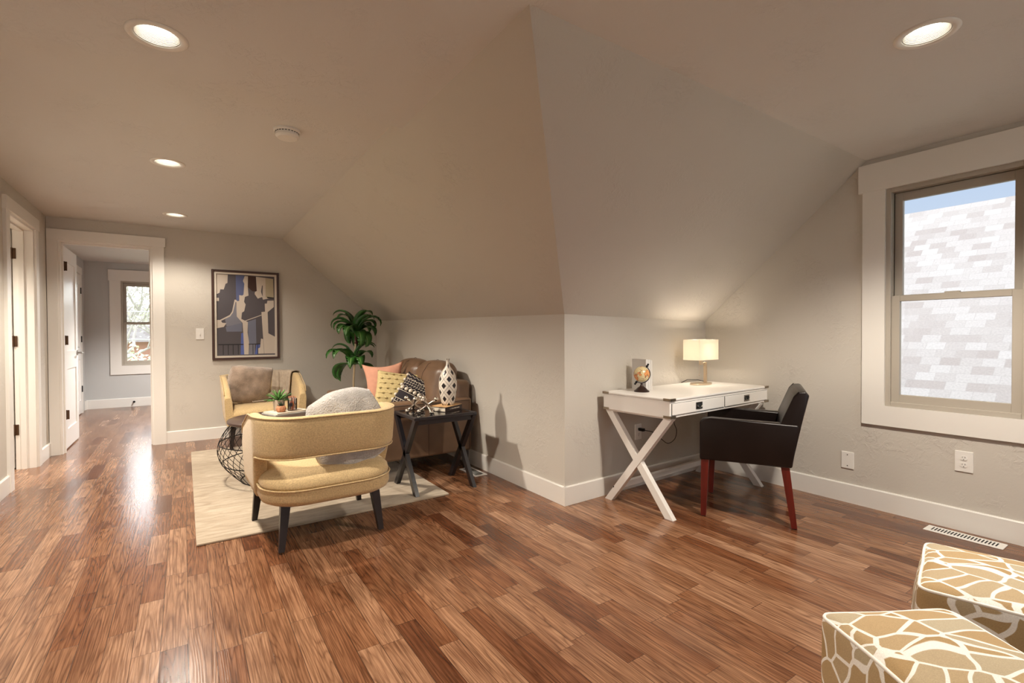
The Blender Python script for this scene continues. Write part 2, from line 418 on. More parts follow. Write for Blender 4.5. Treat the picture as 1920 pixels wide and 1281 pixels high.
def beam(bm, p, q, w, t, side, w2=None, t2=None):
    """rectangular bar p->q; w along 'side x dir', t along side; optional taper at q; ends cut level (horizontal)"""
    p, q = Vector(p), Vector(q); d = (q-p).normalized(); side = Vector(side).normalized()
    n = side.cross(d).normalized()
    if w2 is None: w2 = w
    if t2 is None: t2 = t
    vs = []
    for c, ww, tt in ((p, w, t), (q, w2, t2)):
        for a, b in ((-1, -1), (1, -1), (1, 1), (-1, 1)):
            x = c + n*a*ww/2 + side*b*tt/2
            if abs(d.z) > 0.3: x = x - d*((x.z-c.z)/d.z)
            vs.append(bm.verts.new(x))
    for f in ((0, 1, 2, 3), (7, 6, 5, 4), (0, 4, 5, 1), (1, 5, 6, 2), (2, 6, 7, 3), (3, 7, 4, 0)):
        bm.faces.new([vs[i] for i in f])
    return bm
def grid(bm, f, nu, nv, closed_u=False):
    g = [[bm.verts.new(f(i/(nu if closed_u else nu-1), j/(nv-1))) for j in range(nv)] for i in range(nu)]
    for i in range(nu if closed_u else nu-1):
        for j in range(nv-1):
            a = g[i]; b = g[(i+1) % nu]
            bm.faces.new((a[j], b[j], b[j+1], a[j+1]))
    return g
def cut(o, lo=None, hi=None, bm=None):
    """carve a hole and keep the result as plain mesh data"""
    if bm is None: bm = box(BM(), lo, hi)
    me = bpy.data.meshes.new('c'); bm.to_mesh(me); bm.free()
    c = bpy.data.objects.new('c', me); COL.objects.link(c)
    md = o.modifiers.new('b', 'BOOLEAN'); md.operation = 'DIFFERENCE'; md.object = c; md.solver = 'EXACT'
    dg = bpy.context.evaluated_depsgraph_get(); dg.update()
    nm = bpy.data.meshes.new_from_object(o.evaluated_get(dg))
    old = o.data; o.modifiers.clear(); o.data = nm
    bpy.data.objects.remove(c)
    return o
def plate(bm, quad, th, ext_top=0.0, nx=12, ny=8):
    """thick bilinear patch: quad = bottom-a, bottom-b, top-b, top-a; thickened away from the room"""
    a, b, c, d = [Vector(x) for x in quad]
    nrm = (d-a).cross(b-a).normalized()*th
    def P(u, v):
        v = v*(1+ext_top)
        return (a*(1-u)+b*u)*(1-v) + (d*(1-u)+c*u)*v
    A = grid(bm, lambda u, v: P(u, v), nx, ny); B = grid(bm, lambda u, v: P(u, v)+nrm, nx, ny)
    for i in range(nx-1):
        bm.faces.new((A[i][0], A[i+1][0], B[i+1][0], B[i][0])); bm.faces.new((A[i][-1], A[i+1][-1], B[i+1][-1], B[i][-1]))
    for j in range(ny-1):
        bm.faces.new((A[0][j], A[0][j+1], B[0][j+1], B[0][j])); bm.faces.new((A[-1][j], A[-1][j+1], B[-1][j+1], B[-1][j]))
    return bm
def pillow_bm(w, h, t, n=26, conc=0.07, lump=0.0, seed=0, power=0.42):
    """soft square cushion in the XZ plane, thickness along Y"""
    bm = BM()
    def pt(u, v, s):
        u = 2*u-1; v = 2*v-1
        x = w/2*u*(1-conc*(1-v*v)); z = h/2*v*(1-conc*(1-u*u))
        k = max(0.0, (1-u*u)*(1-v*v))**power
        y = s*t/2*k
        if lump:
            q = noise.noise_vector(Vector((x*7+seed, z*7, s*3+seed))); q0 = noise.noise_vector(Vector((x*7+seed, z*7, 0.5)))
            y += s*lump*q.y*k; x += lump*0.5*q0.x; z += lump*0.5*q0.z
        return Vector((x, y, z))
    A = grid(bm, lambda u, v: pt(u, v, 1), n, n); B = grid(bm, lambda u, v: pt(u, v, -1), n, n)
    bmesh.ops.remove_doubles(bm, verts=bm.verts, dist=0.0004)
    return bm
def dup(root, loc, rz, label=None, group=None):
    r = root.copy(); COL.objects.link(r); r.location = loc; r.rotation_euler = (0, 0, rz)
    if label: r['label'] = label
    if group: r['group'] = group
    for ch in [o for o in bpy.data.objects if o.parent == root]:
        c = ch.copy(); COL.objects.link(c); c.parent = r
        for g in [o for o in bpy.data.objects if o.parent == ch]:
            d = g.copy(); COL.objects.link(d); d.parent = c
    return r

# ------------------------------------------------------------------ room shell
ZC, ZF = 2.232, 2.262        # near / far ceiling heights
YS = 2.51                    # where the two ceilings meet
XL, YF, XW = -1.07, 6.27, 3.66
YB = -2.7
KX, KY = 2.067, 2.467        # outside corner of the two knee walls
struct('floor', box(BM(), (-2.8, YB-0.1, -0.12), (3.9, 10.1, 0.0)), FLOOR, 'brown oak plank floor running down the hall')

ceil = struct('ceiling', box(BM(), (XL-0.12, YB-0.1, ZC), (XW+0.12, YS, ZC+0.14)), CEIL, 'flat plastered ceiling over the desk end of the room')
ceil2 = struct('ceiling.001', box(BM(), (-2.75, YS, ZF), (2.3, YF+0.06, ZF+0.11)), CEIL, 'flat plastered ceiling over the hall and sofa')
struct('ceiling.002', box(BM(), (-1.5, YF+0.06, 2.30), (2.3, 10.1, 2.42)), CEIL, 'pale ceiling of the room beyond the doorway')

wl = struct('wall_left', box(BM(), (XL-0.12, YB, 0), (XL, YF, 2.3)), WALL, 'greige wall along the hall with a white door opening')
cut(wl, (XL-0.3, 5.03, -0.1), (XL+0.1, 5.79, 2.05))
cut(wl, (XL-0.3, 2.6, 0.85), (XL+0.1, 3.4, 1.75))
wf = struct('wall_far', box(BM(), (XL-0.12, YF, 0), (2.3, YF+0.12, 2.4)), WALL, 'greige wall with the doorway and framed picture')
cut(wf, (-0.99, YF-0.2, -0.1), (-0.265, YF+0.3, 2.05))
wr = struct('wall_right', box(BM(), (XW, YB, 0), (XW+0.14, 2.75, 2.35)), WALL, 'greige wall with the big tan window')
cut(wr, (XW-0.2, 0.615, 0.666), (XW+0.3, 1.245, 2.022))
wbk = struct('wall_back', box(BM(), (XL-0.12, YB-0.12, 0), (XW+0.14, YB, 2.35)), WALL, 'greige wall behind the viewer with two added windows')
cut(wbk, (-0.5, YB-0.3, 0.7), (0.9, YB+0.1, 2.0))
cut(wbk, (1.7, YB-0.3, 0.7), (3.1, YB+0.1, 2.0))
# knee walls
bm = BM(); prism(bm, [(KX, KY), (2.082, YF+0.05), (2.18, YF+0.05), (2.18, KY)], 1.0)
for v in bm.verts:
    if v.co.z > 0.5: v.co.z = 1.257 + (v.co.y-KY)/(YF-KY)*0.055
struct('wall_knee_hall', bm, WALL, 'low greige knee wall behind the sofa')
bm = BM(); prism(bm, [(KX, KY), (KX+0.02, KY+0.12), (XW+0.05, 2.65), (XW+0.05, 2.527)], 1.0)
for v in bm.verts:
    if v.co.z > 0.5: v.co.z = 1.257 - (v.co.x-KX)/(XW-KX)*0.030
struct('wall_knee_desk', bm, WALL, 'low greige knee wall behind the desk')
# sloped walls under the roof
A = (KX, KY, 1.257); Bt = (2.083, YF+0.02, 1.312); APX = (0.974, 1.339, ZC)
FC = (0.955, YF+0.02, 2.275)
struct('wall_slope_hall', plate(BM(), (Bt, A, APX, FC), 0.1, ext_top=0.05), WALL, 'sloping attic wall over the sofa', smooth=False)
Dt = (XW+0.03, 2.529, 1.226); RC = (XW+0.03, 1.352, ZC)
struct('wall_slope_desk', plate(BM(), (A, Dt, RC, APX), 0.1, ext_top=0.05), WALL, 'sloping attic wall over the desk')
# far room
fr = struct('wall_far_room_back', box(BM(), (-1.5, 9.94, 0), (2.3, 10.08, 2.42)), mat('cool_grey_wall', (0.50, 0.50, 0.49), 0.65), 'grey wall of the far room with its window')
cut(fr, (-0.83, 9.8, 0.66), (-0.10, 10.2, 2.01))
cut(fr, (0.9, 9.8, 0.66), (1.7, 10.2, 2.01))
GREYW = fr.data.materials[0]
fl = struct('wall_far_room_left', box(BM(), (-1.40, YF+0.12, 0), (-1.275, 9.94, 2.4)), GREYW, 'grey side wall of the far room with a closed door')
struct('wall_far_room_right', box(BM(), (2.2, YF+0.12, 0), (2.3, 9.94, 2.4)), GREYW)
# side room behind the hall door
struct('wall_side_room', box(BM(), (-2.75, 4.0, 0), (-2.65, 6.4, 2.3)), WALL)
struct('wall_side_room.001', box(BM(), (-2.75, 6.27, 0), (XL-0.12, 6.4, 2.3)), WALL)
struct('wall_side_room.002', box(BM(), (-2.75, 4.0, 0), (XL-0.12, 4.1, 2.3)), WALL)

# baseboards
def baseboard(name, p, q, h=0.125, t=0.015):
    """board against a wall, room side on the left of p->q"""
    p, q = Vector((p[0], p[1], 0)), Vector((q[0], q[1], 0)); d = (q-p).normalized(); n = Vector((-d.y, d.x, 0))
    bm = BM(); sec = [(0, 0), (t, 0), (t, h-0.006), (t-0.005, h), (0, h)]
    a = [bm.verts.new(p+n*x+Vector((0, 0, z))) for x, z in sec]; b = [bm.verts.new(q+n*x+Vector((0, 0, z))) for x, z in sec]
    bm.faces.new(a); bm.faces.new(b[::-1])
    for i in range(5): bm.faces.new((a[i], a[(i+1) % 5], b[(i+1) % 5], b[i]))
    return struct(name, bm, TRIM)
baseboard('baseboard_left', (XL, 4.94), (XL, YB))
baseboard('baseboard_left.001', (XL, YF), (XL, 5.88))
baseboard('baseboard_far', (2.08, YF), (-0.165, YF))
baseboard('baseboard_knee_hall', (KX, KY-0.015), (2.082, YF))
baseboard('baseboard_knee_desk', (XW, 2.525), (KX-0.015, KY-0.0005))
baseboard('baseboard_right', (XW, YB), (XW, 2.525))
baseboard('baseboard_far_room_back', (2.2, 9.94), (-1.275, 9.94), h=0.14)
baseboard('baseboard_far_room_left', (-1.275, 9.94), (-1.275, 9.84), h=0.14)
baseboard('baseboard_back', (XL, YB), (XW, YB))

# door and window trims
def casing_y(name, y, x0, x1, z0, z1, w, hh, over, sign, bottom=False, t=0.02, bw=None):
    """flat casing on a wall of constant Y around opening x0..x1; sign = room side"""
    bm = BM(); a, b = (y, y+sign*t) if sign > 0 else (y+sign*t, y)
    box(bm, (x0-w[0], a, z0 if not bottom else z0-bw), (x0, b, z1)); box(bm, (x1, a, z0 if not bottom else z0-bw), (x1+w[1], b, z1))
    a2, b2 = (y, y+sign*(t+0.005)) if sign > 0 else (y+sign*(t+0.005), y)
    box(bm, (x0-w[0]-over[0], a2, z1), (x1+w[1]+over[1], b2, z1+hh))
    if bottom: box(bm, (x0, a, z0-bw), (x1, b, z0))
    return struct(name, bm, TRIM)
def casing_x(name, x, y0, y1, z0, z1, w, hh, over, sign, bottom=False, t=0.02, bw=None):
    bm = BM(); a, b = (x, x+sign*t) if sign > 0 else (x+sign*t, x)
    zb = z0-bw if bottom else z0
    box(bm, (a, y0-w, zb), (b, y0, z1)); box(bm, (a, y1, zb), (b, y1+w, z1))
    a2, b2 = (x, x+sign*(t+0.005)) if sign > 0 else (x+sign*(t+0.005), x)
    box(bm, (a2, y0-w-over, z1), (b2, y1+w+over, z1+hh))
    if bottom: box(bm, (a, y0, z0-bw), (b, y1, z0))
    return struct(name, bm, TRIM)
casing_y('trim_1', YF, -0.99, -0.265, 0, 2.05, (0.075, 0.10), 0.095, (0.0, 0.012), -1)
casing_y('trim_2', YF+0.12, -0.99, -0.265, 0, 2.05, (0.09, 0.10), 0.095, (0.012, 0.012), 1)
casing_x('trim_3', XL, 5.03, 5.79, 0, 2.05, 0.09, 0.095, 0.012, 1)
casing_x('trim_4', XW, 0.615, 1.245, 0.666, 2.022, 0.122, 0.175, 0.022, -1, bottom=True, bw=0.125)
casing_y('trim_5', 9.94, -0.83, -0.10, 0.66, 2.01, (0.14, 0.14), 0.175, (0.015, 0.015), -1, bottom=True, bw=0.14)
casing_x('trim_6', XL, 2.6, 3.4, 0.85, 1.75, 0.11, 0.13, 0.02, 1, bottom=True, bw=0.12)
casing_y('trim_7', YB, -0.5, 0.9, 0.7, 2.0, (0.11, 0.11), 0.13, (0.02, 0.02), 1, bottom=True, bw=0.12)
casing_y('trim_8', YB, 1.7, 3.1, 0.7, 2.0, (0.11, 0.11), 0.13, (0.02, 0.02), 1, bottom=True, bw=0.12)
# jambs (line the openings)
bm = BM(); box(bm, (-0.99, YF-0.004, 0), (-0.972, YF+0.124, 2.05)); box(bm, (-0.283, YF-0.004, 0), (-0.265, YF+0.124, 2.05)); box(bm, (-0.972, YF-0.004, 2.032), (-0.283, YF+0.124, 2.05))
box(bm, (-0.972, YF+0.05, 0), (-0.960, YF+0.08, 2.032)); box(bm, (-0.295, YF+0.05, 0), (-0.283, YF+0.08, 2.032)); box(bm, (-0.960, YF+0.05, 2.02), (-0.295, YF+0.08, 2.032))
struct('trim_9', bm, TRIM)
bm = BM(); box(bm, (XL-0.124, 5.03, 0), (XL+0.004, 5.048, 2.05)); box(bm, (XL-0.124, 5.772, 0), (XL+0.004, 5.79, 2.05)); box(bm, (XL-0.124, 5.048, 2.032), (XL+0.004, 5.772, 2.05))
box(bm, (XL-0.09, 5.760, 0), (XL-0.055, 5.772, 2.032)); box(bm, (XL-0.09, 5.048, 2.02), (XL-0.055, 5.76, 2.032))
struct('trim_10', bm, TRIM)

# ---- doors
def door_leaf(name, lo, hi, axis, faces, label):
    """panelled leaf: box lo..hi, thin along axis; recessed panels on the listed faces (+1/-1)"""
    o = struct(name, box(BM(), lo, hi, 0.002, 1), DOORW, label)
    ai = 'XYZ'.index(axis); li = 1-ai
    L0, L1 = lo[li]+0.10, hi[li]-0.10
    for z0, z1 in ((0.20, 0.80), (0.98, 1.88)):
        for s in faces:
            a, b = list(lo), list(hi)
            a[li], b[li], a[2], b[2] = L0, L1, z0, z1
            if s > 0: a[ai] = hi[ai]-0.010; b[ai] = hi[ai]+0.02
            else: a[ai] = lo[ai]-0.02; b[ai] = lo[ai]+0.010
            cut(o, a, b)
    return o
def hinge(parent, c, sx_, m=BRONZE):
    bm = BM(); box(bm, (c[0]-sx_/2, c[1]-0.002, c[2]-0.045), (c[0]+sx_/2, c[1]+0.002, c[2]+0.045), 0.0015, 1)
    tube(bm, [(c[0], c[1]-0.004, c[2]-0.047), (c[0], c[1]-0.004, c[2]+0.047)], 0.006, 10)
    return obj('hinge', bm, m, parent)
def lever(parent, c, d, ydir=-1, m=NICKEL):
    """lever handle on an X-facing door: rose at c, pointing out along d (+1/-1)"""
    bm = BM()
    tube(bm, [(c[0], c[1], c[2]), (c[0]+d*0.008, c[1], c[2])], 0.028, 20)
    tube(bm, [(c[0]+d*0.008, c[1], c[2]), (c[0]+d*0.05, c[1], c[2])], 0.010, 12)
    box(bm, (min(c[0]+d*0.042, c[0]+d*0.056), min(c[1]+ydir*0.11, c[1]-ydir*0.01), c[2]-0.009), (max(c[0]+d*0.042, c[0]+d*0.056), max(c[1]+ydir*0.11, c[1]-ydir*0.01), c[2]+0.009), 0.003)
    return obj('door_handle', bm, m, parent)
d2 = door_leaf('door_2', (-1.012, 6.45, 0.012), (-0.977, 7.16, 2.025), 'X', (1, -1), 'open white two-panel door swung into the far room')
for z in (1.82, 1.09, 0.355): hinge(d2, (-0.972, 6.447, z), 0.045)
lever(d2, (-0.977, 7.10, 0.95), 1); lever(d2, (-1.012, 7.10, 0.95), -1)
d1 = door_leaf('door_1', (-1.92, 5.775, 0.012), (-1.205, 5.81, 2.025), 'Y', (-1, 1), 'open white door seen edge-on through the side opening')
for z in (1.83, 1.088, 0.337): hinge(d1, (-1.197, 5.768, z), 0.05)
d3 = door_leaf('door_3', (-1.275, 8.75, 0.012), (-1.255, 9.48, 2.03), 'X', (1,), 'closed white door on the side wall of the far room')
lever(d3, (-1.255, 8.83, 0.98), 1, 1)
for z in (1.80, 1.09, 0.36):
    bm = BM(); box(bm, (-1.256, 9.465, z-0.045), (-1.244, 9.495, z+0.045), 0.002, 1); obj('hinge', bm, BLACKM, d3)
casing_x('trim_11', -1.275, 8.74, 9.49, 0, 2.045, 0.09, 0.095, 0.012, 1, t=0.022)

# ---- windows
def window(name, axis, wall, a0, a1, z0, z1, out, label, zmid=None, vinyl=TANV, sw=0.042):
    """double-hung unit in the opening a0..a1 (along the wall), outside direction out"""
    zmid = zmid or (z0+z1)/2
    def B(bm, u0, u1, d0, d1, zz0, zz1, bev=0.002):
        d0, d1 = wall+out*d0, wall+out*d1
        if d0 > d1: d0, d1 = d1, d0
        if axis == 'X': box(bm, (d0, u0, zz0), (d1, u1, zz1), bev, 1)
        else: box(bm, (u0, d0, zz0), (u1, d1, zz1), bev, 1)
    def ring(bm, u0, u1, d0, d1, zz0, zz1, t, tb=None, tt=None):
        tb = tb or t; tt = tt or t
        B(bm, u0, u0+t, d0, d1, zz0, zz1); B(bm, u1-t, u1, d0, d1, zz0, zz1)
        B(bm, u0+t, u1-t, d0, d1, zz0, zz0+tb); B(bm, u0+t, u1-t, d0, d1, zz1-tt, zz1)
    bm = BM(); ring(bm, a0, a1, -0.004, 0.10, z0, z1, 0.026, 0.028, 0.026)
    ring(bm, a0+0.018, a1-0.018, 0.045, 0.06, z0+0.02, z1-0.018, 0.008)
    root = struct(name, bm, vinyl, label)
    f = 0.026
    bm = BM(); ring(bm, a0+f, a1-f, 0.055, 0.085, zmid-0.005, z1-f, sw, 0.03, sw+0.008); up = obj('upper_sash', bm, vinyl, root)
    bm = BM(); B(bm, a0+f+sw, a1-f-sw, 0.068, 0.072, zmid+0.025, z1-f-sw-0.008, 0); obj('pane', bm, GLASS, up)
    bm = BM(); ring(bm, a0+f, a1-f, 0.012, 0.043, z0+f, zmid+0.02, sw, 0.050, 0.036); lo_ = obj('lower_sash', bm, vinyl, root)
    mid = (a0+a1)/2
    B2 = BM(); B(B2, mid-0.035, mid+0.035, 0.014, 0.034, zmid+0.018, zmid+0.030); obj('sash_lock', B2, vinyl, lo_)
    bm = BM(); B(bm, a0+f+sw, a1-f-sw, 0.026, 0.030, z0+f+0.050, zmid-0.016, 0); obj('pane', bm, GLASS, lo_)
    return root
window('window_1', 'X', XW, 0.615, 1.245, 0.666, 2.022, 1, 'tan double-hung window looking onto the shingled roof', zmid=1.335)
window('window_2', 'Y', 9.94, -0.83, -0.10, 0.66, 2.01, 1, 'tan double-hung window of the far room, trees outside', zmid=1.335)
window('window_3', 'Y', 9.94, 0.9, 1.7, 0.66, 2.01, 1, 'added unseen second window of the far room')  # added out of view, lets extra daylight into the far room
window('window_4', 'X', XL, 2.6, 3.4, 0.85, 1.75, -1, 'window in the hall wall beside the viewer')
window('window_5', 'Y', YB, -0.5, 0.9, 0.7, 2.0, -1, 'added window behind the viewer')  # unseen window, added so daylight enters from behind
window('window_6', 'Y', YB, 1.7, 3.1, 0.7, 2.0, -1, 'second added window behind the viewer')  # its unseen twin, added for the same daylight

# ------------------------------------------------------------------ outside
# neighbour's house: shingled roof parallel to the window wall, with its wall below
th = radians(45); e0 = Vector((7.45, 0, -0.32)); Ls = 5.148
bm = BM()
prism(bm, [(0, 0), (14, 0), (14, Ls), (0, Ls)], -0.06)
roof_m = Matrix(((0, cos(th), -sin(th)), (1, 0, 0), (0, sin(th), cos(th)))).to_4x4()
nh = thing('neighbor_house', 'neighbouring house roof of pale grey shingles outside the window', 'house', (e0.x, -5, e0.z-3.6))
ro = obj('roof', bm, SHING, nh)
ro.matrix_local = Matrix.Translation((0, 0, 3.6)) @ roof_m
# shingle courses as real steps
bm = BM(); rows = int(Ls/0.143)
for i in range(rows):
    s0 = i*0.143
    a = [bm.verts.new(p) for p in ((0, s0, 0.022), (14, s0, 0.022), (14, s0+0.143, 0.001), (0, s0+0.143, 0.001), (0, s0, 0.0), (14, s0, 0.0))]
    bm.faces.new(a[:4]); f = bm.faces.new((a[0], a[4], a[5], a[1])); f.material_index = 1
o = obj('shingle_courses', bm, [SHING, mat('shingle_butt_shade', (0.15, 0.135, 0.13), 0.95)], nh); o.matrix_local = ro.matrix_local.copy()  # butt faces coloured dark, standing in for the courses' shadow lines
bm = BM(); tube(bm, [(0, Ls, 0.0), (14, Ls, 0.0)], 0.07, 8)
o = obj('ridge_cap', bm, SHING, nh); o.matrix_local = ro.matrix_local.copy()
bm = BM(); prism(bm, [(0.35, 0), (7.0, 0), (7.0, 3.7), (3.64, 7.1), (0.35, 3.75)], 14, axis='Y')
obj('wall', bm, mat('neighbor_siding', (0.45, 0.42, 0.38), 0.8), nh)
# yard beyond the far room
tag(struct('ground', box(BM(), (-40, -30, -3.7), (60, 70, -3.5)), mat('pale_lawn', (0.32, 0.36, 0.22), 0.95, var=0.4, vscale=0.8)), 'lawn below the windows', None, kind='structure')
BARK = mat('grey_bark', (0.46, 0.43, 0.41), 0.9)
FOLI = mat('pale_spring_leaves', (0.84, 0.86, 0.72), 0.8, var=0.35, vscale=1.5)
FOLI2 = mat('deep_green_leaves', (0.74, 0.79, 0.60), 0.8, var=0.35, vscale=1.5)
def branches(bm, p, d, L, r, depth, rnd):
    pts = [p]; q = Vector(p); dd = Vector(d)
    for k in range(4):
        dd = (dd + Vector((rnd.uniform(-.25, .25), rnd.uniform(-.25, .25), rnd.uniform(-.12, .2)))).normalized()
        q = q + dd*L/4; pts.append(q.copy())
    tube(bm, pts, r, 6, radii=[r*(1-0.14*i) for i in range(5)])
    ends = [pts[-1]]
    if depth:
        for k in range(3):
            a = pts[rnd.choice((2, 3, 4))]
            nd = (dd + Vector((rnd.uniform(-1, 1), rnd.uniform(-1, 1), rnd.uniform(-.3, .7)))).normalized()
            ends += branches(bm, a, nd, L*0.68, r*0.55, depth-1, rnd)
    return ends
def leaf_cloud(bm, c, rad, n, size, rnd):
    for i in range(n):
        v = Vector((rnd.gauss(0, 1), rnd.gauss(0, 1), rnd.gauss(0, 1))).normalized()*rad*rnd.random()**0.4
        p = c + v; a = Vector((rnd.gauss(0, 1), rnd.gauss(0, 1), rnd.gauss(0, 1))).normalized(); b = a.orthogonal().normalized()
        s = size*rnd.uniform(.6, 1.3)
        bm.faces.new([bm.verts.new(p+a*s), bm.verts.new(p+b*s*.5), bm.verts.new(p-a*s), bm.verts.new(p-b*s*.5)])
for i, (x, y, h, lab, fm, nl) in enumerate([(-2.6, 16.5, 2.2, 'bare-branched tree close outside the far window', FOLI, 14), (0.6, 19.5, 3.0, 'taller spreading tree behind the bare-branched one', FOLI2, 60)]):
    rnd = random.Random(5+i)
    t = thing('yard_tree', lab, 'tree', (x, y, -3.5))
    bm = BM(); tube(bm, [(0, 0, 0), (0.05, 0, 1.5), (0, 0.1, h+0.6)], 0.16, 8, radii=[.2, .17, .13])
    ends = []
    for k in range(6):
        a = k*pi/3
        ends += branches(bm, Vector((0, 0.1, h+0.6)), Vector((cos(a), sin(a), 0.75)).normalized(), 2.2, 0.07, 3, rnd)
    obj('trunk', bm, BARK, t)
    bm = BM()
    for e in ends: leaf_cloud(bm, e, 0.5, nl//3, 0.06, rnd)
    obj('foliage', bm, fm, t)
for i, (x, y, r, lab) in enumerate([(-2.9, 14.2, 1.5, 'pale leafy shrub low outside the far window'), (-0.9, 15.2, 1.6, 'second leafy shrub, nearer the window centre'), (1.1, 14.6, 1.5, 'third leafy shrub, beyond the doorway edge')]):
    rnd = random.Random(40+i)
    t = thing('yard_shrub', lab, 'shrub', (x, y, -3.5), group=None)
    bm = BM(); tube(bm, [(0, 0, 0), (0, 0, 3.2)], 0.08, 6); obj('trunk', bm, BARK, t)
    bm = BM()
    for k in range(26):
        leaf_cloud(bm, Vector((rnd.uniform(-r, r), rnd.uniform(-.8, .8), 3.3+rnd.uniform(-1.6, 1.0))), 0.55, 90, 0.07, rnd)
    obj('foliage', bm, FOLI if i != 1 else FOLI2, t)
rh = thing('brick_house', 'low reddish brick house beyond the trees', 'house', (-1.0, 27, -3.5))
obj('wall', box(BM(), (-7, 0, 0), (7, 5, 4.4)), mat('faded_brick', (0.55, 0.30, 0.24), 0.9), rh)
bm = BM(); prism(bm, [(-0.6, 4.4), (5.6, 4.4), (2.5, 6.2)], 15, axis='X', base=-7.5); obj('roof', bm, SHING, rh)
for k, z in enumerate((1.15, 1.75, 0.55)):
    bm = BM(); tube(bm, [(-8, 13.2, z), (0, 13.2, z-0.10), (8, 13.2, z)], 0.012, 5)
    tag(obj('utility_wire', bm, mat('wire_grey', (0.6, 0.6, 0.6), 0.6)), ['middle overhead wire outside the far window', 'topmost overhead wire outside the far window', 'lowest overhead wire outside the far window'][k], 'wire')

# ------------------------------------------------------------------ ceiling fixtures
def ceiling_light(x, y, zc, slab, label, mul=1.0, col=None):
    hole = lathe(BM(), [(0.072, -0.05), (0.072, 0.05)], 40, (x, y, zc)); cut(slab, bm=hole)
    t = thing('recessed_light', label, 'ceiling light', (x, y, zc), group='recessed ceiling lights')
    bm = BM(); lathe(bm, [(0.072, 0.0), (0.0725, -0.004), (0.092, -0.006), (0.098, -0.002), (0.098, 0.0)], 40, cap=False)
    obj('trim_ring', bm, TRIM, t, smooth=True)
    prof = []
    for k in range(9):
        z = k*0.005; r = 0.0705-0.0012*k
        prof += [(r, z), (r-0.002, z+0.0015)]
    bm = BM(); lathe(bm, prof+[(0.056, 0.046)], 40, cap=False); obj('baffle', bm, TRIM, t)
    bm = BM(); lathe(bm, [(0.0, 0.030), (0.03, 0.032), (0.052, 0.040), (0.058, 0.046)], 32, cap=False); obj('lens', bm, BULB, t, smooth=True)
    l = lamp('recessed_light_lamp', 'SPOT', (0, 0, -0.012), CAN_POWER*3.2*mul, col or WARM, spot_size=radians(138), spot_blend=0.5, shadow_soft_size=0.07)
    l.parent = t
    return t
BULB = emis('warm_bulb_glow', (1.0, 0.93, 0.78), 3.5)
ceiling_light(-0.070, 2.238, ZC, ceil, 'recessed ceiling light nearest the viewer over the hall side, large in view', 0.8)
ceiling_light(2.300, 0.660, ZC, ceil, 'recessed ceiling light near the big tan window')
ceiling_light(-0.077, 3.93, ZF, ceil2, 'recessed ceiling light between the smoke detector and the doorway, middle of the hall row', 1.25)
ceil3 = bpy.data.objects['ceiling.002']
ceiling_light(0.55, 8.0, 2.30, ceil3, 'added unseen ceiling light in the far room beyond the doorway', 2.2, (1.0, 0.97, 0.93))  # out of sight, added to lift the far room's brightness
ceiling_light(-2.0, 5.0, ZF, ceil2, 'added unseen ceiling light in the side room behind the hall door', 1.0)  # added unseen light so the open door leaf is not dark
ceiling_light(-0.056, 5.57, ZF, ceil2, 'recessed ceiling light closest to the far doorway wall', 0.30)
t = thing('smoke_detector', 'round white smoke detector on the lower hall ceiling', 'smoke detector', (0.487, 2.955, ZF))
bm = BM(); lathe(bm, [(0.0, 0), (0.070, 0), (0.070, -0.010), (0.064, -0.014)], 40); obj('mounting_plate', bm, PLASTW, t, smooth='auto')
bm = BM(); lathe(bm, [(0.060, -0.012), (0.060, -0.034), (0.050, -0.045), (0.0, -0.048)], 40, cap=False); obj('cover', bm, PLASTW, t, smooth='auto')
bm = BM()
for k in range(24):
    a = 2*pi*k/24
    box(bm, (-0.004, 0.0585, -0.020), (0.004, 0.0615, -0.016), mtx=Matrix.Rotation(a, 4, 'Z'))
obj('vent_slots', bm, DARKH, t)

def fill_lamp(x, y, h, power, col, label):  # unseen fill lamp, added to brighten the room and its ceiling
    t = thing('fill_lamp', label, 'lamp', (x, y, 0))
    bm = BM(); lathe(bm, [(0, 0), (0.13, 0), (0.13, 0.015), (0.02, 0.03), (0, 0.03)], 32); obj('base', bm, BLACKM, t, smooth='auto')
    bm = BM(); tube(bm, [(0, 0, 0.03), (0, 0, h-0.05)], 0.011, 12); obj('pole', bm, BLACKM, t, smooth=True)
    bm = BM(); bmesh.ops.create_uvsphere(bm, u_segments=24, v_segments=16, radius=0.06, matrix=Matrix.Translation((0, 0, h+0.02))); obj('bulb', bm, BULB, t, smooth=True)
    l = lamp('fill_lamp_light', 'POINT', (0, 0, h+0.02), power, col, shadow_soft_size=0.061); l.parent = t
    l.data.use_shadow = True
    for c in [o for o in bpy.data.objects if o.parent == t and o.type == 'MESH' and o.name.startswith('bulb')]: c.visible_shadow = True
    return t
fill_lamp(1.3, -2.2, 1.55, 85, (0.98, 0.99, 1.0), 'added fill lamp behind the viewer between the two rear windows')
fill_lamp(2.5, -1.5, 1.55, 220, (0.98, 0.99, 1.0), 'added fill lamp behind the viewer on the window side')

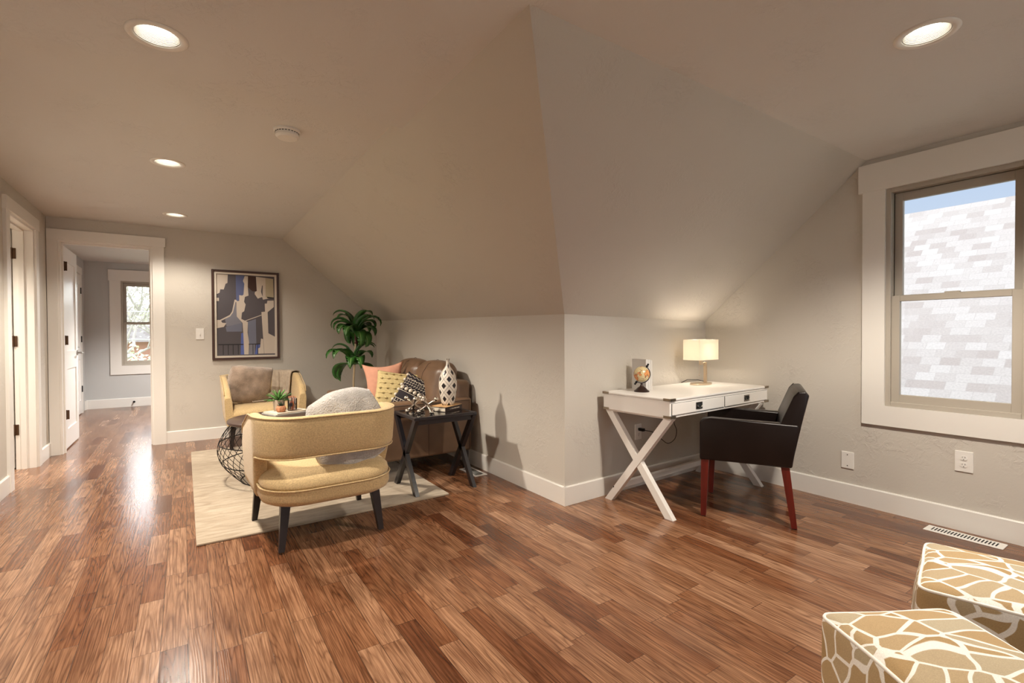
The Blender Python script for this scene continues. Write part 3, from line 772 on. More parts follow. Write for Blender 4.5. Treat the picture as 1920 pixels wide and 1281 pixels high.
# ------------------------------------------------------------------ wall fixtures
def plate_x(name, x, y, z, w, h, label, cat, kind):
    t = thing(name, label, cat, (x, y, z))
    obj('cover_plate', box(BM(), (-0.007, -w/2, -h/2), (0, w/2, h/2), 0.003), PLASTW, t)
    if kind == 'duplex':
        for dz in (0.020, -0.020):
            bm = BM(); lathe(bm, [(0.0, 0.0), (0.0165, 0.0), (0.0165, 0.003), (0.0, 0.003)], 24, mtx=Matrix.Translation((-0.0098, 0, dz)) @ Matrix.Rotation(pi/2, 4, 'Y') @ Matrix.Diagonal((0.85, 1, 1, 1)))
            s = obj('socket', bm, PLASTW, t)
            bm = BM()
            for dy, hh in ((-0.006, 0.008), (0.006, 0.0065)): box(bm, (-0.0105, dy-0.001, dz+0.002-hh/2+0.003), (-0.0098, dy+0.001, dz+0.002+hh/2+0.003))
            box(bm, (-0.0105, -0.002, dz-0.010), (-0.0098, 0.002, dz-0.006)); obj('slots', bm, DARKH, s)
    else:
        for dz in (0.036, -0.036): obj('screw', box(BM(), (-0.008, -0.003, dz-0.003), (-0.0068, 0.003, dz+0.003)), DARKH, t)
    return t
plate_x('blank_wall_plate', XW, 1.452, 0.280, 0.075, 0.112, 'blank white wall plate with two screws, behind the armchair', 'wall plate', 'blank')
plate_x('wall_outlet', XW, 0.868, 0.394, 0.080, 0.118, 'white duplex outlet on the wall under the tan window', 'outlet', 'duplex')
t = plate_x('wall_outlet', 0, 0, 0, 0.072, 0.115, 'white outlet behind the desk with a black plug in it', 'outlet', 'duplex')
t.location = (2.79, KY+0.024, 0.40); t.rotation_euler = (0, 0, radians(92))
t = thing('light_switch', 'white toggle light switch beside the framed picture', 'light switch', (0.143, YF, 1.148))
obj('cover_plate', box(BM(), (-0.038, -0.007, -0.060), (0.038, 0, 0.060), 0.003), PLASTW, t)
obj('toggle', box(BM(), (-0.005, -0.018, -0.010), (0.005, -0.005, 0.010), 0.002), PLASTW, t)
t = thing('door_stop', 'small black round door stop on the far room baseboard', 'door stop', (-0.68, 9.925, 0.075))
bm = BM(); tube(bm, [(0, 0, 0), (0, -0.012, 0)], 0.016, 16); obj('base', bm, BLACKM, t)
bm = BM(); tube(bm, [(0, -0.012, 0), (0, -0.05, 0)], 0.009, 12); obj('stopper', bm, BLACKM, t)

# floor registers
def register(x, y, w, l, rz, label):
    t = thing('floor_vent', label, 'floor vent', (x, y, 0), rz)
    obj('vent_frame', box(BM(), (-w/2, -l/2, 0), (w/2, l/2, 0.005), 0.002), PLASTW, t)
    bm = BM(); n = 20
    for k in range(n):
        yy = -l/2+0.025+(l-0.05)*(k+0.5)/n
        box(bm, (-w/2+0.022, yy-0.0032, 0.0045), (w/2-0.022, yy+0.0032, 0.0056))
    obj('vent_slots', bm, DARKH, t)
    return t
register(3.545, 0.84, 0.10, 0.33, 0, 'white slotted floor vent along the baseboard under the tan window')
register(1.955, 3.50, 0.115, 0.27, 0, 'white floor vent behind the black side table')

# ------------------------------------------------------------------ framed picture
t = thing('framed_picture', 'large abstract picture in a dark brown frame beside the light switch', 'picture', (0.588, YF, 1.358))
PW, PH = 0.335, 0.497
bm = BM()
for lo, hi in (((-PW, -0.030, -PH), (-PW+0.024, 0, PH)), ((PW-0.024, -0.030, -PH), (PW, 0, PH)), ((-PW+0.024, -0.030, PH-0.024), (PW-0.024, 0, PH)), ((-PW+0.024, -0.030, -PH), (PW-0.024, 0, -PH+0.024))):
    box(bm, lo, hi, 0.003, 1)
obj('picture_frame', bm, mat('walnut_frame', (0.055, 0.022, 0.014), 0.4), t)
bm = BM()
for lo, hi in (((-PW+0.024, -0.020, -PH+0.024), (-PW+0.045, -0.003, PH-0.024)), ((PW-0.045, -0.020, -PH+0.024), (PW-0.024, -0.003, PH-0.024)), ((-PW+0.045, -0.020, PH-0.045), (PW-0.045, -0.003, PH-0.024)), ((-PW+0.045, -0.020, -PH+0.024), (PW-0.045, -0.003, -PH+0.045))):
    box(bm, lo, hi)
obj('picture_mat', bm, mat('pale_fillet', (0.62, 0.56, 0.48), 0.6), t)
cols = [(0.085, 0.075, 0.085), (0.56, 0.49, 0.42), (0.10, 0.12, 0.24), (0.16, 0.17, 0.23), (0.045, 0.018, 0.012), (0.42, 0.36, 0.25), (0.09, 0.13, 0.38), (0.012, 0.011, 0.014), (0.20, 0.20, 0.24)]
mats = [mat('print_ink_%s' % n, c, 0.7) for n, c in zip('charcoal cream indigo slate umber sand cobalt black grey'.split(), cols)]
AX0, AX1, AY0, AY1 = 145, 795, 205, 1095   # picture-plane units mapped onto the print
def ap(x, y): return (-PW+0.045 + (x-AX0)/(AX1-AX0)*(2*PW-0.09), PH-0.045 - (y-AY0)/(AY1-AY0)*(2*PH-0.09))
shapes = [(0, [(145, 205), (795, 205), (795, 1095), (145, 1095)]),
 (2, [(355, 210), (450, 210), (448, 430), (372, 500), (358, 480)]), (4, [(480, 210), (578, 215), (588, 380), (540, 380), (478, 330)]),
 (8, [(350, 500), (370, 660), (420, 740), (250, 775), (235, 700), (300, 640)]), (3, [(240, 780), (420, 735), (420, 830), (250, 832)]),
 (3, [(485, 720), (575, 690), (578, 970), (490, 970)]), (6, [(408, 850), (440, 840), (440, 1085), (400, 1085)]), (6, [(578, 980), (620, 975), (600, 1085), (560, 1085)]),
 (8, [(500, 975), (560, 975), (560, 1085), (490, 1085)]),
 (1, [(145, 205), (270, 210), (265, 300), (245, 310), (225, 372), (188, 372), (180, 410), (145, 428)]), (1, [(145, 465), (172, 465), (172, 500), (145, 500)]),
 (1, [(455, 215), (492, 215), (488, 330), (495, 430), (455, 445), (445, 500), (462, 530), (445, 605), (420, 620), (412, 690), (485, 725), (480, 840), (495, 950), (488, 1085), (440, 1085), (432, 840), (425, 735), (362, 665), (358, 500), (392, 490), (392, 428), (425, 432), (440, 420), (450, 300), (435, 270)]),
 (1, [(145, 705), (185, 705), (205, 735), (250, 738), (220, 780), (145, 795)]),
 (1, [(340, 480), (355, 480), (380, 505), (350, 505), (322, 620), (290, 665), (190, 715), (180, 705), (285, 650), (312, 610)]),
 (1, [(455, 708), (640, 640), (642, 648), (455, 716)]),
 (1, [(582, 215), (780, 230), (785, 440), (660, 470), (650, 440), (600, 460), (565, 410), (568, 385), (590, 375)]),
 (5, [(690, 225), (780, 230), (785, 440), (710, 450), (690, 440)]), (0, [(650, 310), (658, 310), (655, 440), (638, 380)]), (7, [(705, 435), (785, 442), (785, 452), (712, 452)]),
 (1, [(710, 480), (785, 475), (785, 550), (712, 610), (718, 850), (795, 890), (795, 1080), (668, 1080), (655, 880), (640, 610), (682, 605), (680, 515), (705, 512)]),
 (1, [(632, 910), (655, 915), (665, 1080), (598, 1080), (598, 1020), (620, 1010)]),
 (7, [(160, 968), (432, 968), (432, 978), (160, 978)]), (7, [(490, 968), (625, 965), (625, 973), (490, 976)])]
shapes += [(7, [(x, 975), (x+7, 975), (x+7, 1085), (x, 1085)]) for x in (208, 262, 315, 372, 535, 590)]
bm = BM()
for k, (ci, pts) in enumerate(shapes):
    f = bm.faces.new([bm.verts.new((*[ap(*p)[0]], -0.006-0.00006*k, ap(*p)[1])) for p in pts]); f.material_index = ci
art = bpy.data.meshes.new('art_print')
bm.normal_update()
bmesh.ops.triangulate(bm, faces=bm.faces); bm.to_mesh(art); bm.free()
for x in mats: art.materials.append(x)
ao = bpy.data.objects.new('art_print', art); COL.objects.link(ao); ao.parent = t
obj('backing_board', box(BM(), (-PW+0.01, -0.005, -PH+0.01), (PW-0.01, -0.001, PH-0.01)), PAPER, t)

# ------------------------------------------------------------------ rug
bm = BM(); box(bm, (0.042, 3.09, 0.0), (1.535, 5.62, 0.012), 0.004, 2)
rug = obj('area_rug', bm, RUG); tag(rug, 'cream silky area rug under the coffee table and mustard chairs', 'rug')
RZ = 0.012

# ------------------------------------------------------------------ mustard barrel chairs
HW = 0.385
def shell_path(s):
    """s 0..1 along the outer U: front tip -> back -> other front tip; returns x, y, outward normal"""
    yb, r, yf = -0.355, 0.20, 0.34
    segs = [(yf-(yb+r)), r*pi/2, 2*(HW-r), r*pi/2, (yf-(yb+r))]
    T = sum(segs); d = s*T
    if d < segs[0]: return -HW, yf-d, -1.0, 0.0
    d -= segs[0]
    if d < segs[1]:
        a = pi + d/r; return -HW+r+r*cos(a), yb+r+r*sin(a), cos(a), sin(a)
    d -= segs[1]
    if d < segs[2]:
        x = -HW+r+d; return x, yb, 0.0, -1.0
    d -= segs[2]
    if d < segs[3]:
        a = 1.5*pi + d/r; return HW-r+r*cos(a), yb+r+r*sin(a), cos(a), sin(a)
    d -= segs[3]
    return HW, yb+r+d, 1.0, 0.0
def sst(a, b, x):
    t = max(0, min(1, (x-a)/(b-a))); return t*t*(3-2*t)
def shell_top(s):
    e = min(s, 1-s)
    return 0.60 + 0.10*sst(0.02, 0.22, e) - 0.10*(1-sst(-0.012, 0.05, e))
def shell_bot(s):
    e = min(s, 1-s)
    return 0.235 + 0.245*sst(0.195, 0.262, e)
TH = 0.068
def shell_pt(s, z, off):
    x, y, nx, ny = shell_path(s)
    rake = max(0.0, z-0.42)*0.16
    back = max(0.0, -ny)
    tap = (0.70-z)*0.10*abs(nx)     # sides lean in toward the seat
    return Vector((x+nx*off - (1 if x > 0 else -1)*tap*0.6, y+ny*(off+rake*back), z))
def make_mustard_chair(label):
    t = thing('barrel_chair', label, 'chair', (0.66, 3.03, RZ), radians(1), 'mustard barrel chairs on the rug')
    NS = 72
    bm = BM(); prof = []
    for k in range(24):
        a = 2*pi*k/24
        # rounded-rectangle section: u across thickness, v along height
        c, s_ = cos(a), sin(a)
        u = (abs(c)**0.55)*(1 if c > 0 else -1); v = (abs(s_)**0.30)*(1 if s_ > 0 else -1)
        prof.append((u, v))
    rows = []
    for i in range(NS+1):
        s = i/NS; zt, zb = shell_top(s), shell_bot(s); row = []
        for u, v in prof:
            z = (zt+zb)/2 + v*(zt-zb)/2
            row.append(bm.verts.new(shell_pt(s, z, -TH/2+u*TH/2)))
        rows.append(row)
    for a, b in zip(rows, rows[1:]):
        for j in range(24): bm.faces.new((a[j], a[(j+1) % 24], b[(j+1) % 24], b[j]))
    bm.faces.new(rows[0][::-1]); bm.faces.new(rows[-1])
    obj('backrest', bm, YELLOW, t, smooth='auto')
    bm = BM()
    tube(bm, [shell_pt(i/NS, shell_top(i/NS)-0.006, -0.004) for i in range(1, NS)], 0.0045, 6)
    lo_s = [0.255+0.49*i/40 for i in range(41)]
    tube(bm, [shell_pt(s, shell_bot(s)+0.004, -0.003) for s in lo_s], 0.004, 6)
    obj('piping', bm, YELLOW, t, smooth=True)
    # seat: rounded plan
    def plan(a, hw, yb, yf, rb, rf):
        pts = []
        for cx, cy, r, a0 in ((hw-rf, yf-rf, rf, 0), (-hw+rf, yf-rf, rf, pi/2), (-hw+rb, yb+rb, rb, pi), (hw-rb, yb+rb, rb, 1.5*pi)):
            for k in range(9):
                q = a0+k*pi/16; pts.append((cx+r*cos(q), cy+r*sin(q)))
        return pts
    def slab(bm, layers, hw, yb, yf, rb, rf):
        rows = []
        for inset, z in layers:
            rows.append([bm.verts.new((x, y, z)) for x, y in plan(0, hw-inset, yb+inset, yf-inset, max(0.02, rb-inset), max(0.02, rf-inset))])
        for a, b in zip(rows, rows[1:]):
            n = len(a)
            for j in range(n): bm.faces.new((a[j], a[(j+1) % n], b[(j+1) % n], b[j]))
        bm.faces.new(rows[0][::-1]); bm.faces.new(rows[-1])
        return rows
    bm = BM(); slab(bm, [(0.03, 0.235), (0.008, 0.247), (0.0, 0.265), (0.0, 0.32)], 0.345, -0.375, 0.36, 0.21, 0.09)
    obj('seat_frame', bm, YELLOW, t, smooth='auto')
    bm = BM(); slab(bm, [(0.004, 0.322), (0.0, 0.335), (0.006, 0.36), (0.03, 0.385), (0.09, 0.405), (0.17, 0.413), (0.27, 0.416)], 0.343, -0.372, 0.355, 0.21, 0.09)
    obj('seat_cushion', bm, YELLOW, t, smooth=True)
    bm = BM(); tube(bm, [(x, y, 0.321) for x, y in plan(0, 0.348, -0.378, 0.363, 0.21, 0.09)], 0.0045, 6, closed=True)
    obj('seat_piping', bm, YELLOW, t, smooth=True)
    for sx_, sy, x0, y0, x1, y1 in ((-1, -1, -0.235, -0.25, -0.262, -0.285), (1, -1, 0.235, -0.25, 0.262, -0.285), (-1, 1, -0.29, 0.26, -0.315, 0.285), (1, 1, 0.29, 0.26, 0.315, 0.285)):
        bm = BM(); beam(bm, (x0, y0, 0.24), (x1, y1, 0.0), 0.048, 0.048, (1, 0, 0), 0.028, 0.028)
        obj('leg', bm, DARKW, t)
    obj('apron', box(BM(), (-0.26, -0.27, 0.215), (0.26, 0.28, 0.24)), DARKW, t)
    return t
chair1 = make_mustard_chair('mustard barrel chair seen from behind, open-backed, standing on the rug edge')
chair2 = dup(chair1, (0.685, 5.78, RZ), radians(180), 'mustard barrel chair facing the viewer against the far wall')

def place(o, loc, mtx):
    o.matrix_world = Matrix.Translation(loc) @ mtx
def Rm(rx=0, ry=0, rz=0):
    return Matrix.Rotation(radians(rz), 4, 'Z') @ Matrix.Rotation(radians(rx), 4, 'X') @ Matrix.Rotation(radians(ry), 4, 'Y')
# fur pillow on the near chair
o = obj('fur_pillow', pillow_bm(0.36, 0.38, 0.19, n=44, lump=0.034, seed=3, conc=-0.20, power=0.38), FURG, smooth=True)
place(o, (0.770, 2.835, 0.588), Rm(-4, -13, 3)); tag(o, 'pale grey fur pillow leaning inside the near mustard chair', 'pillow')
o = obj('fur_pillow', pillow_bm(0.40, 0.39, 0.18, n=44, lump=0.024, seed=9, conc=-0.03, power=0.36), FURB, smooth=True)
place(o, (0.560, 5.76, 0.615), Rm(14, 6, 8)); tag(o, 'brown fur pillow on the mustard chair at the far wall', 'pillow')
# throw over the far chair back
def world2(p): # chair2 local -> world
    return chair2_m @ p
chair2_m = Matrix.Translation((0.685, 5.78, RZ)) @ Matrix.Rotation(pi, 4, 'Z')
bm = BM()
def throw_pt(u, v):
    s = 0.245 + 0.20*u + 0.012*sin(v*9)
    zt = shell_top(s)
    w = 0.006*sin(u*22+v*3) + 0.004*sin(u*41)
    prof = [(0.016, zt-0.12), (0.016, zt-0.10), (0.017, zt-0.02), (0.004, zt+0.014), (-TH/2, zt+0.022), (-TH-0.004, zt+0.014), (-TH-0.018, zt-0.03), (-TH-0.018, zt-0.12), (-TH-0.02, zt-0.22), (-TH-0.05, 0.45), (-TH-0.10, 0.432), (-TH-0.22, 0.430), (-TH-0.34, 0.428)]
    q = v*(len(prof)-1); i = min(int(q), len(prof)-2); f = q-i
    off = prof[i][0]*(1-f)+prof[i+1][0]*f; z = prof[i][1]*(1-f)+prof[i+1][1]*f
    P_ = world2(shell_pt(s, z, off+w*(1 if off > -0.03 else -1)*0.8))
    P_.x -= 0.20*u*sst(0.68, 0.84, v)
    return P_
g = grid(bm, throw_pt, 40, 60)
o = obj('throw_blanket', bm, THROW, smooth=True); md = o.modifiers.new('s', 'SOLIDIFY'); md.thickness = 0.010; md.offset = 0
tag(o, 'oatmeal knit throw draped over the far mustard chair', 'throw blanket')

# ------------------------------------------------------------------ coffee table
ct = thing('coffee_table', 'round dark coffee table with a black wire basket base', 'coffee table', (0.635, 4.24, RZ))
bm = BM(); lathe(bm, [(0.0, 0.448), (0.372, 0.448), (0.378, 0.453), (0.378, 0.465), (0.372, 0.470), (0.0, 0.470)], 64)
obj('tabletop', bm, mat('dark_walnut_top', (0.060, 0.032, 0.024), 0.28, var=0.35, vscale=9, stretch=(1, 5, 1)), ct, smooth='auto')
def brad(z): # basket profile
    u = z/0.446
    return 0.25 + 0.175*sin(pi*min(1, (u*0.86+0.06))) + 0.09*u*u*0.6
bm = BM(); nW = 46
for k in range(nW):
    for sgn in (1,):
        pts = []
        for j in range(15):
            z = 0.006+0.438*j/14; a = 2*pi*k/nW + sgn*0.45*(j/14); r = brad(z)
            pts.append((r*cos(a), r*sin(a), z))
        tube(bm, pts, 0.0021, 5)
obj('wire_basket', bm, BLACKM, ct, smooth=True)
bm = BM()
for z in (0.004, 0.15, 0.300, 0.443):
    tube(bm, [(brad(z)*cos(2*pi*i/48), brad(z)*sin(2*pi*i/48), z) for i in range(48)], 0.004, 6, closed=True)
obj('base_ring', bm, BLACKM, ct, smooth=True)
TZ = RZ+0.470
# on the table
def book(name, label, w, d, h, loc, rz, cover, cat='book', up=False):
    t = thing(name, label, cat, loc, radians(rz))
    obj('book_block', box(BM(), (-w/2+0.004, -d/2+0.003, 0.003), (w/2-0.003, d/2-0.003, h-0.003)), PAPER, t)
    bm = BM(); box(bm, (-w/2, -d/2, 0), (w/2, d/2, 0.003)); box(bm, (-w/2, -d/2, h-0.003), (w/2, d/2, h)); box(bm, (-w/2, -d/2, 0.003), (-w/2+0.004, d/2, h-0.003))
    obj('cover', bm, cover, t)
    return t
book('thin_book', 'thin cream book at the bottom of the pile on the coffee table', 0.30, 0.22, 0.010, (0.700, 4.42, TZ), 20, GREYCOV)
book('thin_book', 'thin cream book on top of the coffee table pile, under the pots', 0.28, 0.20, 0.010, (0.700, 4.425, TZ+0.010), 24, PAPER)
BZ = TZ+0.020
t = thing('potted_agave', 'green spiky agave in a pale ceramic pot on the coffee table', 'potted plant', (0.648, 4.455, BZ))
bm = BM(); lathe(bm, [(0.0, 0), (0.034, 0), (0.040, 0.01), (0.047, 0.092), (0.043, 0.092), (0.040, 0.08), (0.0, 0.078)], 36); obj('pot', bm, POTC, t, smooth='auto')
def leaf_bm(bm, base, az, el, L, w, droop, th=0.004, fold=0.15, n=9, wave=0.0):
    d = Vector((cos(az)*cos(el), sin(az)*cos(el), sin(el))); side = Vector((-sin(az), cos(az), 0)); p = Vector(base); rows = []
    for i in range(n):
        f = i/(n-1); ww = w*(sin(pi*min(1, 0.10+f*0.90))**0.75)*(1-0.15*f) if i < n-1 else w*0.03
        up = side.cross(d).normalized()*-1
        k = fold*ww
        wv = wave*sin(f*9)
        rows.append([bm.verts.new(p-side*ww+up*(k+wv)), bm.verts.new(p-side*ww*0.07), bm.verts.new(p+side*ww*0.07), bm.verts.new(p+side*ww+up*(k-wv)), bm.verts.new(p-up*th)])
        el2 = el - droop*f*f*1.15
        d = Vector((cos(az)*cos(el2), sin(az)*cos(el2), sin(el2))); p = p + d*L/(n-1)
    for a, b in zip(rows, rows[1:]):
        for j in range(5):
            f = bm.faces.new((a[j], a[(j+1) % 5], b[(j+1) % 5], b[j])); f.material_index = 1 if j == 1 else 0
    return bm
bm = BM(); rnd = random.Random(3)
for k in range(20):
    ring = k % 3
    leaf_bm(bm, (0, 0, 0.080), k*2.4, radians([12, 38, 68][ring]), [0.115, 0.115, 0.105][ring], 0.0115, 0.35, th=0.006, fold=0.3)
obj('foliage', bm, [LEAF2, LEAF2], t, smooth=True)
t = thing('potted_succulent', 'tiny dark succulent in a rough terracotta pot', 'potted plant', (0.650, 4.360, BZ))
bm = BM(); lathe(bm, [(0.0, 0), (0.022, 0), (0.035, 0.014), (0.038, 0.030), (0.032, 0.050), (0.028, 0.052), (0.0, 0.046)], 24)
for v in bm.verts: v.co += noise.noise_vector(v.co*60)*0.003
obj('pot', bm, TERRA, t, smooth=True)
bm = BM()
for k in range(16): leaf_bm(bm, (0, 0, 0.046), k*2.4, radians(25+30*(k % 3)), 0.034, 0.007, 0.1, th=0.003, n=6)
obj('foliage', bm, [LEAF3, LEAF3], t, smooth=True)
t = thing('match_jar', 'clear glass jar packed with coloured sticks beside the agave', 'jar', (0.742, 4.395, BZ))
bm = BM(); lathe(bm, [(0.0, 0), (0.036, 0), (0.036, 0.100), (0.0335, 0.100), (0.0335, 0.004), (0.0, 0.004)], 36); obj('glass_jar', bm, GLASS, t, smooth='auto')
STK = [mat('stick_%s' % n, c, 0.6) for n, c in (('red', (0.55, 0.12, 0.05)), ('white', (0.7, 0.66, 0.6)), ('teal', (0.05, 0.16, 0.2)), ('black', (0.02, 0.02, 0.02)), ('orange', (0.6, 0.25, 0.06)))]
TIP = mat('match_tip', (0.42, 0.18, 0.09), 0.8)
rnd = random.Random(11)
for k in range(34):
    a = 2*pi*rnd.random(); r = 0.026*rnd.random()**0.5; a2 = a+rnd.uniform(-0.5, 1.2)
    p = Vector((r*cos(a), r*sin(a), 0.006)); q = Vector((0.028*rnd.random()**0.4*cos(a2), 0.026*sin(a2), 0.112+rnd.uniform(-.006, .006)))
    bm = BM(); tube(bm, [p, q], 0.0024, 5); s = obj('stick', bm, STK[k % 5], t)
    bm = BM(); bmesh.ops.create_icosphere(bm, subdivisions=1, radius=0.0042, matrix=Matrix.Translation(q)); obj('tip', bm, TIP, s)
obj('label', box(BM(), (-0.030, -0.0385, 0.040), (-0.006, -0.026, 0.066)), BLKC, t)

# ------------------------------------------------------------------ leather loveseat
sf = thing('leather_loveseat', 'taupe leather loveseat against the knee wall', 'sofa', (1.60, 4.28, 0))
SEAM = mat('seam_thread', (0.05, 0.028, 0.018), 0.6)
X0, X1, Y0, Y1 = 1.14-1.60, 2.035-1.60, 3.62-4.28, 4.94-4.28
for y0, y1 in ((Y0, Y0+0.15), (Y1-0.15, Y1)):
    bm = BM(); box(bm, (X0, y0, 0.15), (X1-0.02, y1, 0.595), 0.022, 4); arm = obj('armrest', bm, LEATH, sf, smooth='auto')
    bm = BM(); ya = y0-0.0005 if y0 < 0 else y1+0.0005
    tube(bm, [(X0+0.02, ya, 0.575), (X1-0.045, ya, 0.575), (X1-0.045, ya, 0.17)], 0.003, 5); obj('seam', bm, SEAM, arm)
    bm = BM(); tube(bm, [(0.02, ya, 0.575), (0.02, ya, 0.16)], 0.002, 5); obj('seam', bm, SEAM, arm)
obj('base', box(BM(), (X0+0.03, Y0+0.15, 0.15), (X1-0.03, Y1-0.15, 0.29), 0.01), LEATH, sf)
bm = BM(); box(bm, (X1-0.15, Y0+0.05, 0.15), (X1, Y1-0.05, 0.74), 0.04, 4); obj('back_frame', bm, LEATH, sf, smooth='auto')
def soft_box(lo, hi, r, n=14, puff=0.02, dimples=(), face=None):
    """soft cushion: rounded box with puffed faces"""
    bm = BM(); c = [(a+b)/2 for a, b in zip(lo, hi)]; h = [(b-a)/2 for a, b in zip(lo, hi)]
    bmesh.ops.create_cube(bm, size=2.0); bmesh.ops.subdivide_edges(bm, edges=bm.edges, cuts=n, use_grid_fill=True)
    for v in bm.verts:
        p = v.co.copy(); q = Vector([max(-1+r/h[i], min(1-r/h[i], p[i])) for i in range(3)])
        d = Vector([(p[i]-q[i])*h[i] for i in range(3)])
        if d.length > 1e-9: d = d.normalized()*r
        x = Vector([q[i]*h[i] for i in range(3)]) + d
        for i in range(3):
            if abs(p[i]) > 0.999:
                j, k = [m for m in range(3) if m != i]
                x[i] += (1 if p[i] > 0 else -1)*puff*(1-p[j]**2)*(1-p[k]**2)
        v.co = x + Vector(c)
    for dp, rad, dep, dr in dimples:
        for v in bm.verts:
            q = (v.co-Vector(dp)).length
            if q < rad: v.co += Vector(dr)*dep*(1-q/rad)**2
    return bm
ym = 0.0
for y0, y1 in ((Y0+0.155, ym-0.003), (ym+0.003, Y1-0.155)):
    obj('seat_cushion', soft_box((X0+0.01, y0, 0.29), (X1-0.16, y1, 0.42), 0.035), LEATH, sf, smooth=True)
    cy = (y0+y1)/2
    bm = soft_box((X1-0.33, y0-0.02 if y0 < -0.3 else y0, 0.40), (X1-0.13, y1 if y0 < -0.3 else y1+0.02, 0.87), 0.075, n=22, puff=0.03,
                  dimples=[((X1-0.36, cy, 0.68), 0.08, 0.03, (1, 0, 0))])
    for v in bm.verts: v.co.x += (v.co.z-0.42)*0.18
    bc = obj('back_cushion', bm, LEATH, sf, smooth=True)
    for dy in (0.0,):
        bm = BM(); tube(bm, [(X1-0.31, cy+dy, 0.70), (X1-0.29, cy+dy, 0.79), (X1-0.235, cy+dy, 0.868), (X1-0.14, cy+dy, 0.905), (X1-0.08, cy+dy, 0.87)], 0.002, 5); obj('seam', bm, SEAM, bc)
for x in (X0+0.05, X1-0.06):
    for y in (Y0+0.05, Y1-0.05):
        bm = BM(); beam(bm, (x, y, 0.15), (x, y, 0.0 if x > 0 else RZ), 0.045, 0.045, (1, 0, 0), 0.032, 0.032); obj('leg', bm, DARKW, sf)

# throw pillows on the loveseat
o = obj('throw_pillow', pillow_bm(0.38, 0.42, 0.13, conc=0.20, power=0.5), CORAL, smooth=True)
place(o, (1.545, 4.45, 0.665), Rm(-14, -4, -20)); tag(o, 'coral pink pillow at the back of the loveseat pillows', 'pillow')
gp = thing('knotted_pillow', 'pale gold pillow with rows of woven knots, in front of the coral one', 'pillow', (0, 0, 0))
o = obj('cushion', pillow_bm(0.40, 0.37, 0.13, conc=0.06, power=0.5), MUST, gp, smooth=True)
bm = BM(); rnd = random.Random(2)
for r in range(8):
    zz = -0.155+r*0.044
    for k in range(6):
        xx = -0.155+k*0.062+(0.031 if r % 2 else 0)
        if abs(xx) > 0.17: continue
        u = xx/0.20; v = zz/0.185; yk = 0.065*max(0, (1-u*u)*(1-v*v))**0.5
        bmesh.ops.create_icosphere(bm, subdivisions=2, radius=0.0095, matrix=Matrix.Translation((xx, -yk-0.003, zz)) @ Matrix.Diagonal((1.6, 0.9, 0.8, 1)))
obj('knots', bm, MUST, gp, smooth=True)
bm = BM()
for r in range(8):
    zz = -0.155+r*0.044; pts = []
    for k in range(15):
        xx = -0.17+0.34*k/14; u = xx/0.20; v = zz/0.185
        pts.append((xx, -0.065*max(0, (1-u*u)*(1-v*v))**0.5+0.0005, zz+0.002*sin(k*2.2)))
    tube(bm, pts, 0.0022, 4)
obj('cord_rows', bm, MUST, gp, smooth=True)
gp.matrix_world = Matrix.Translation((1.575, 4.18, 0.615)) @ Rm(-18, 8, -20)
bp_ = thing('black_pillow', 'black pillow with white embroidery and pompoms on the loveseat', 'pillow', (0, 0, 0))
obj('cushion', pillow_bm(0.36, 0.36, 0.13, conc=0.07, power=0.5), BLKC, bp_, smooth=True)
def on_pil(x, z, w=0.18, t=0.065): return -t*max(0, (1-(x/w)**2)*(1-(z/w)**2))**0.5-0.002
bm = BM()
for z in (-0.105, -0.075, 0.0, 0.045, 0.12, 0.15):
    tube(bm, [(x/100, on_pil(x/100, z), z+(0.006*(-1)**(x//2) if z > 0.03 else 0)) for x in range(-16, 17, 2)], 0.0022, 4)
for k in range(13):
    x = -0.15+k*0.025; tube(bm, [(x, on_pil(x, -0.10+j*0.02), -0.10+j*0.02) for j in range(2)] if k % 2 else [(x, on_pil(x, -0.135+j*0.03), -0.135+j*0.03) for j in range(3)], 0.002, 4)
for r in range(3):
    zz = 0.065+r*0.022
    for k in range(14):
        x = -0.155+k*0.023; tube(bm, [(x, on_pil(x, zz), zz), (x+0.014, on_pil(x+0.014, zz+0.014), zz+0.014)], 0.0028, 4)
obj('embroidery', bm, CREAM, bp_)
for k in range(8):
    x, z = -0.145+k*0.041, 0.022
    bm = BM(); bmesh.ops.create_icosphere(bm, subdivisions=3, radius=0.016, matrix=Matrix.Translation((x, on_pil(x, z)-0.010, z)))
    for v in bm.verts: v.co += noise.noise_vector(v.co*220)*0.0025
    obj('pompom', bm, CREAM, bp_, smooth=True)
for k in range(7):
    z = -0.15+k*0.05
    bm = BM(); bmesh.ops.create_icosphere(bm, subdivisions=3, radius=0.013, matrix=Matrix.Translation((-0.172, -0.004, z)))
    for v in bm.verts: v.co += noise.noise_vector(v.co*220)*0.002
    obj('pompom', bm, CREAM, bp_, smooth=True)
bp_.matrix_world = Matrix.Translation((1.665, 3.98, 0.575)) @ Rm(-20, 30, -26)

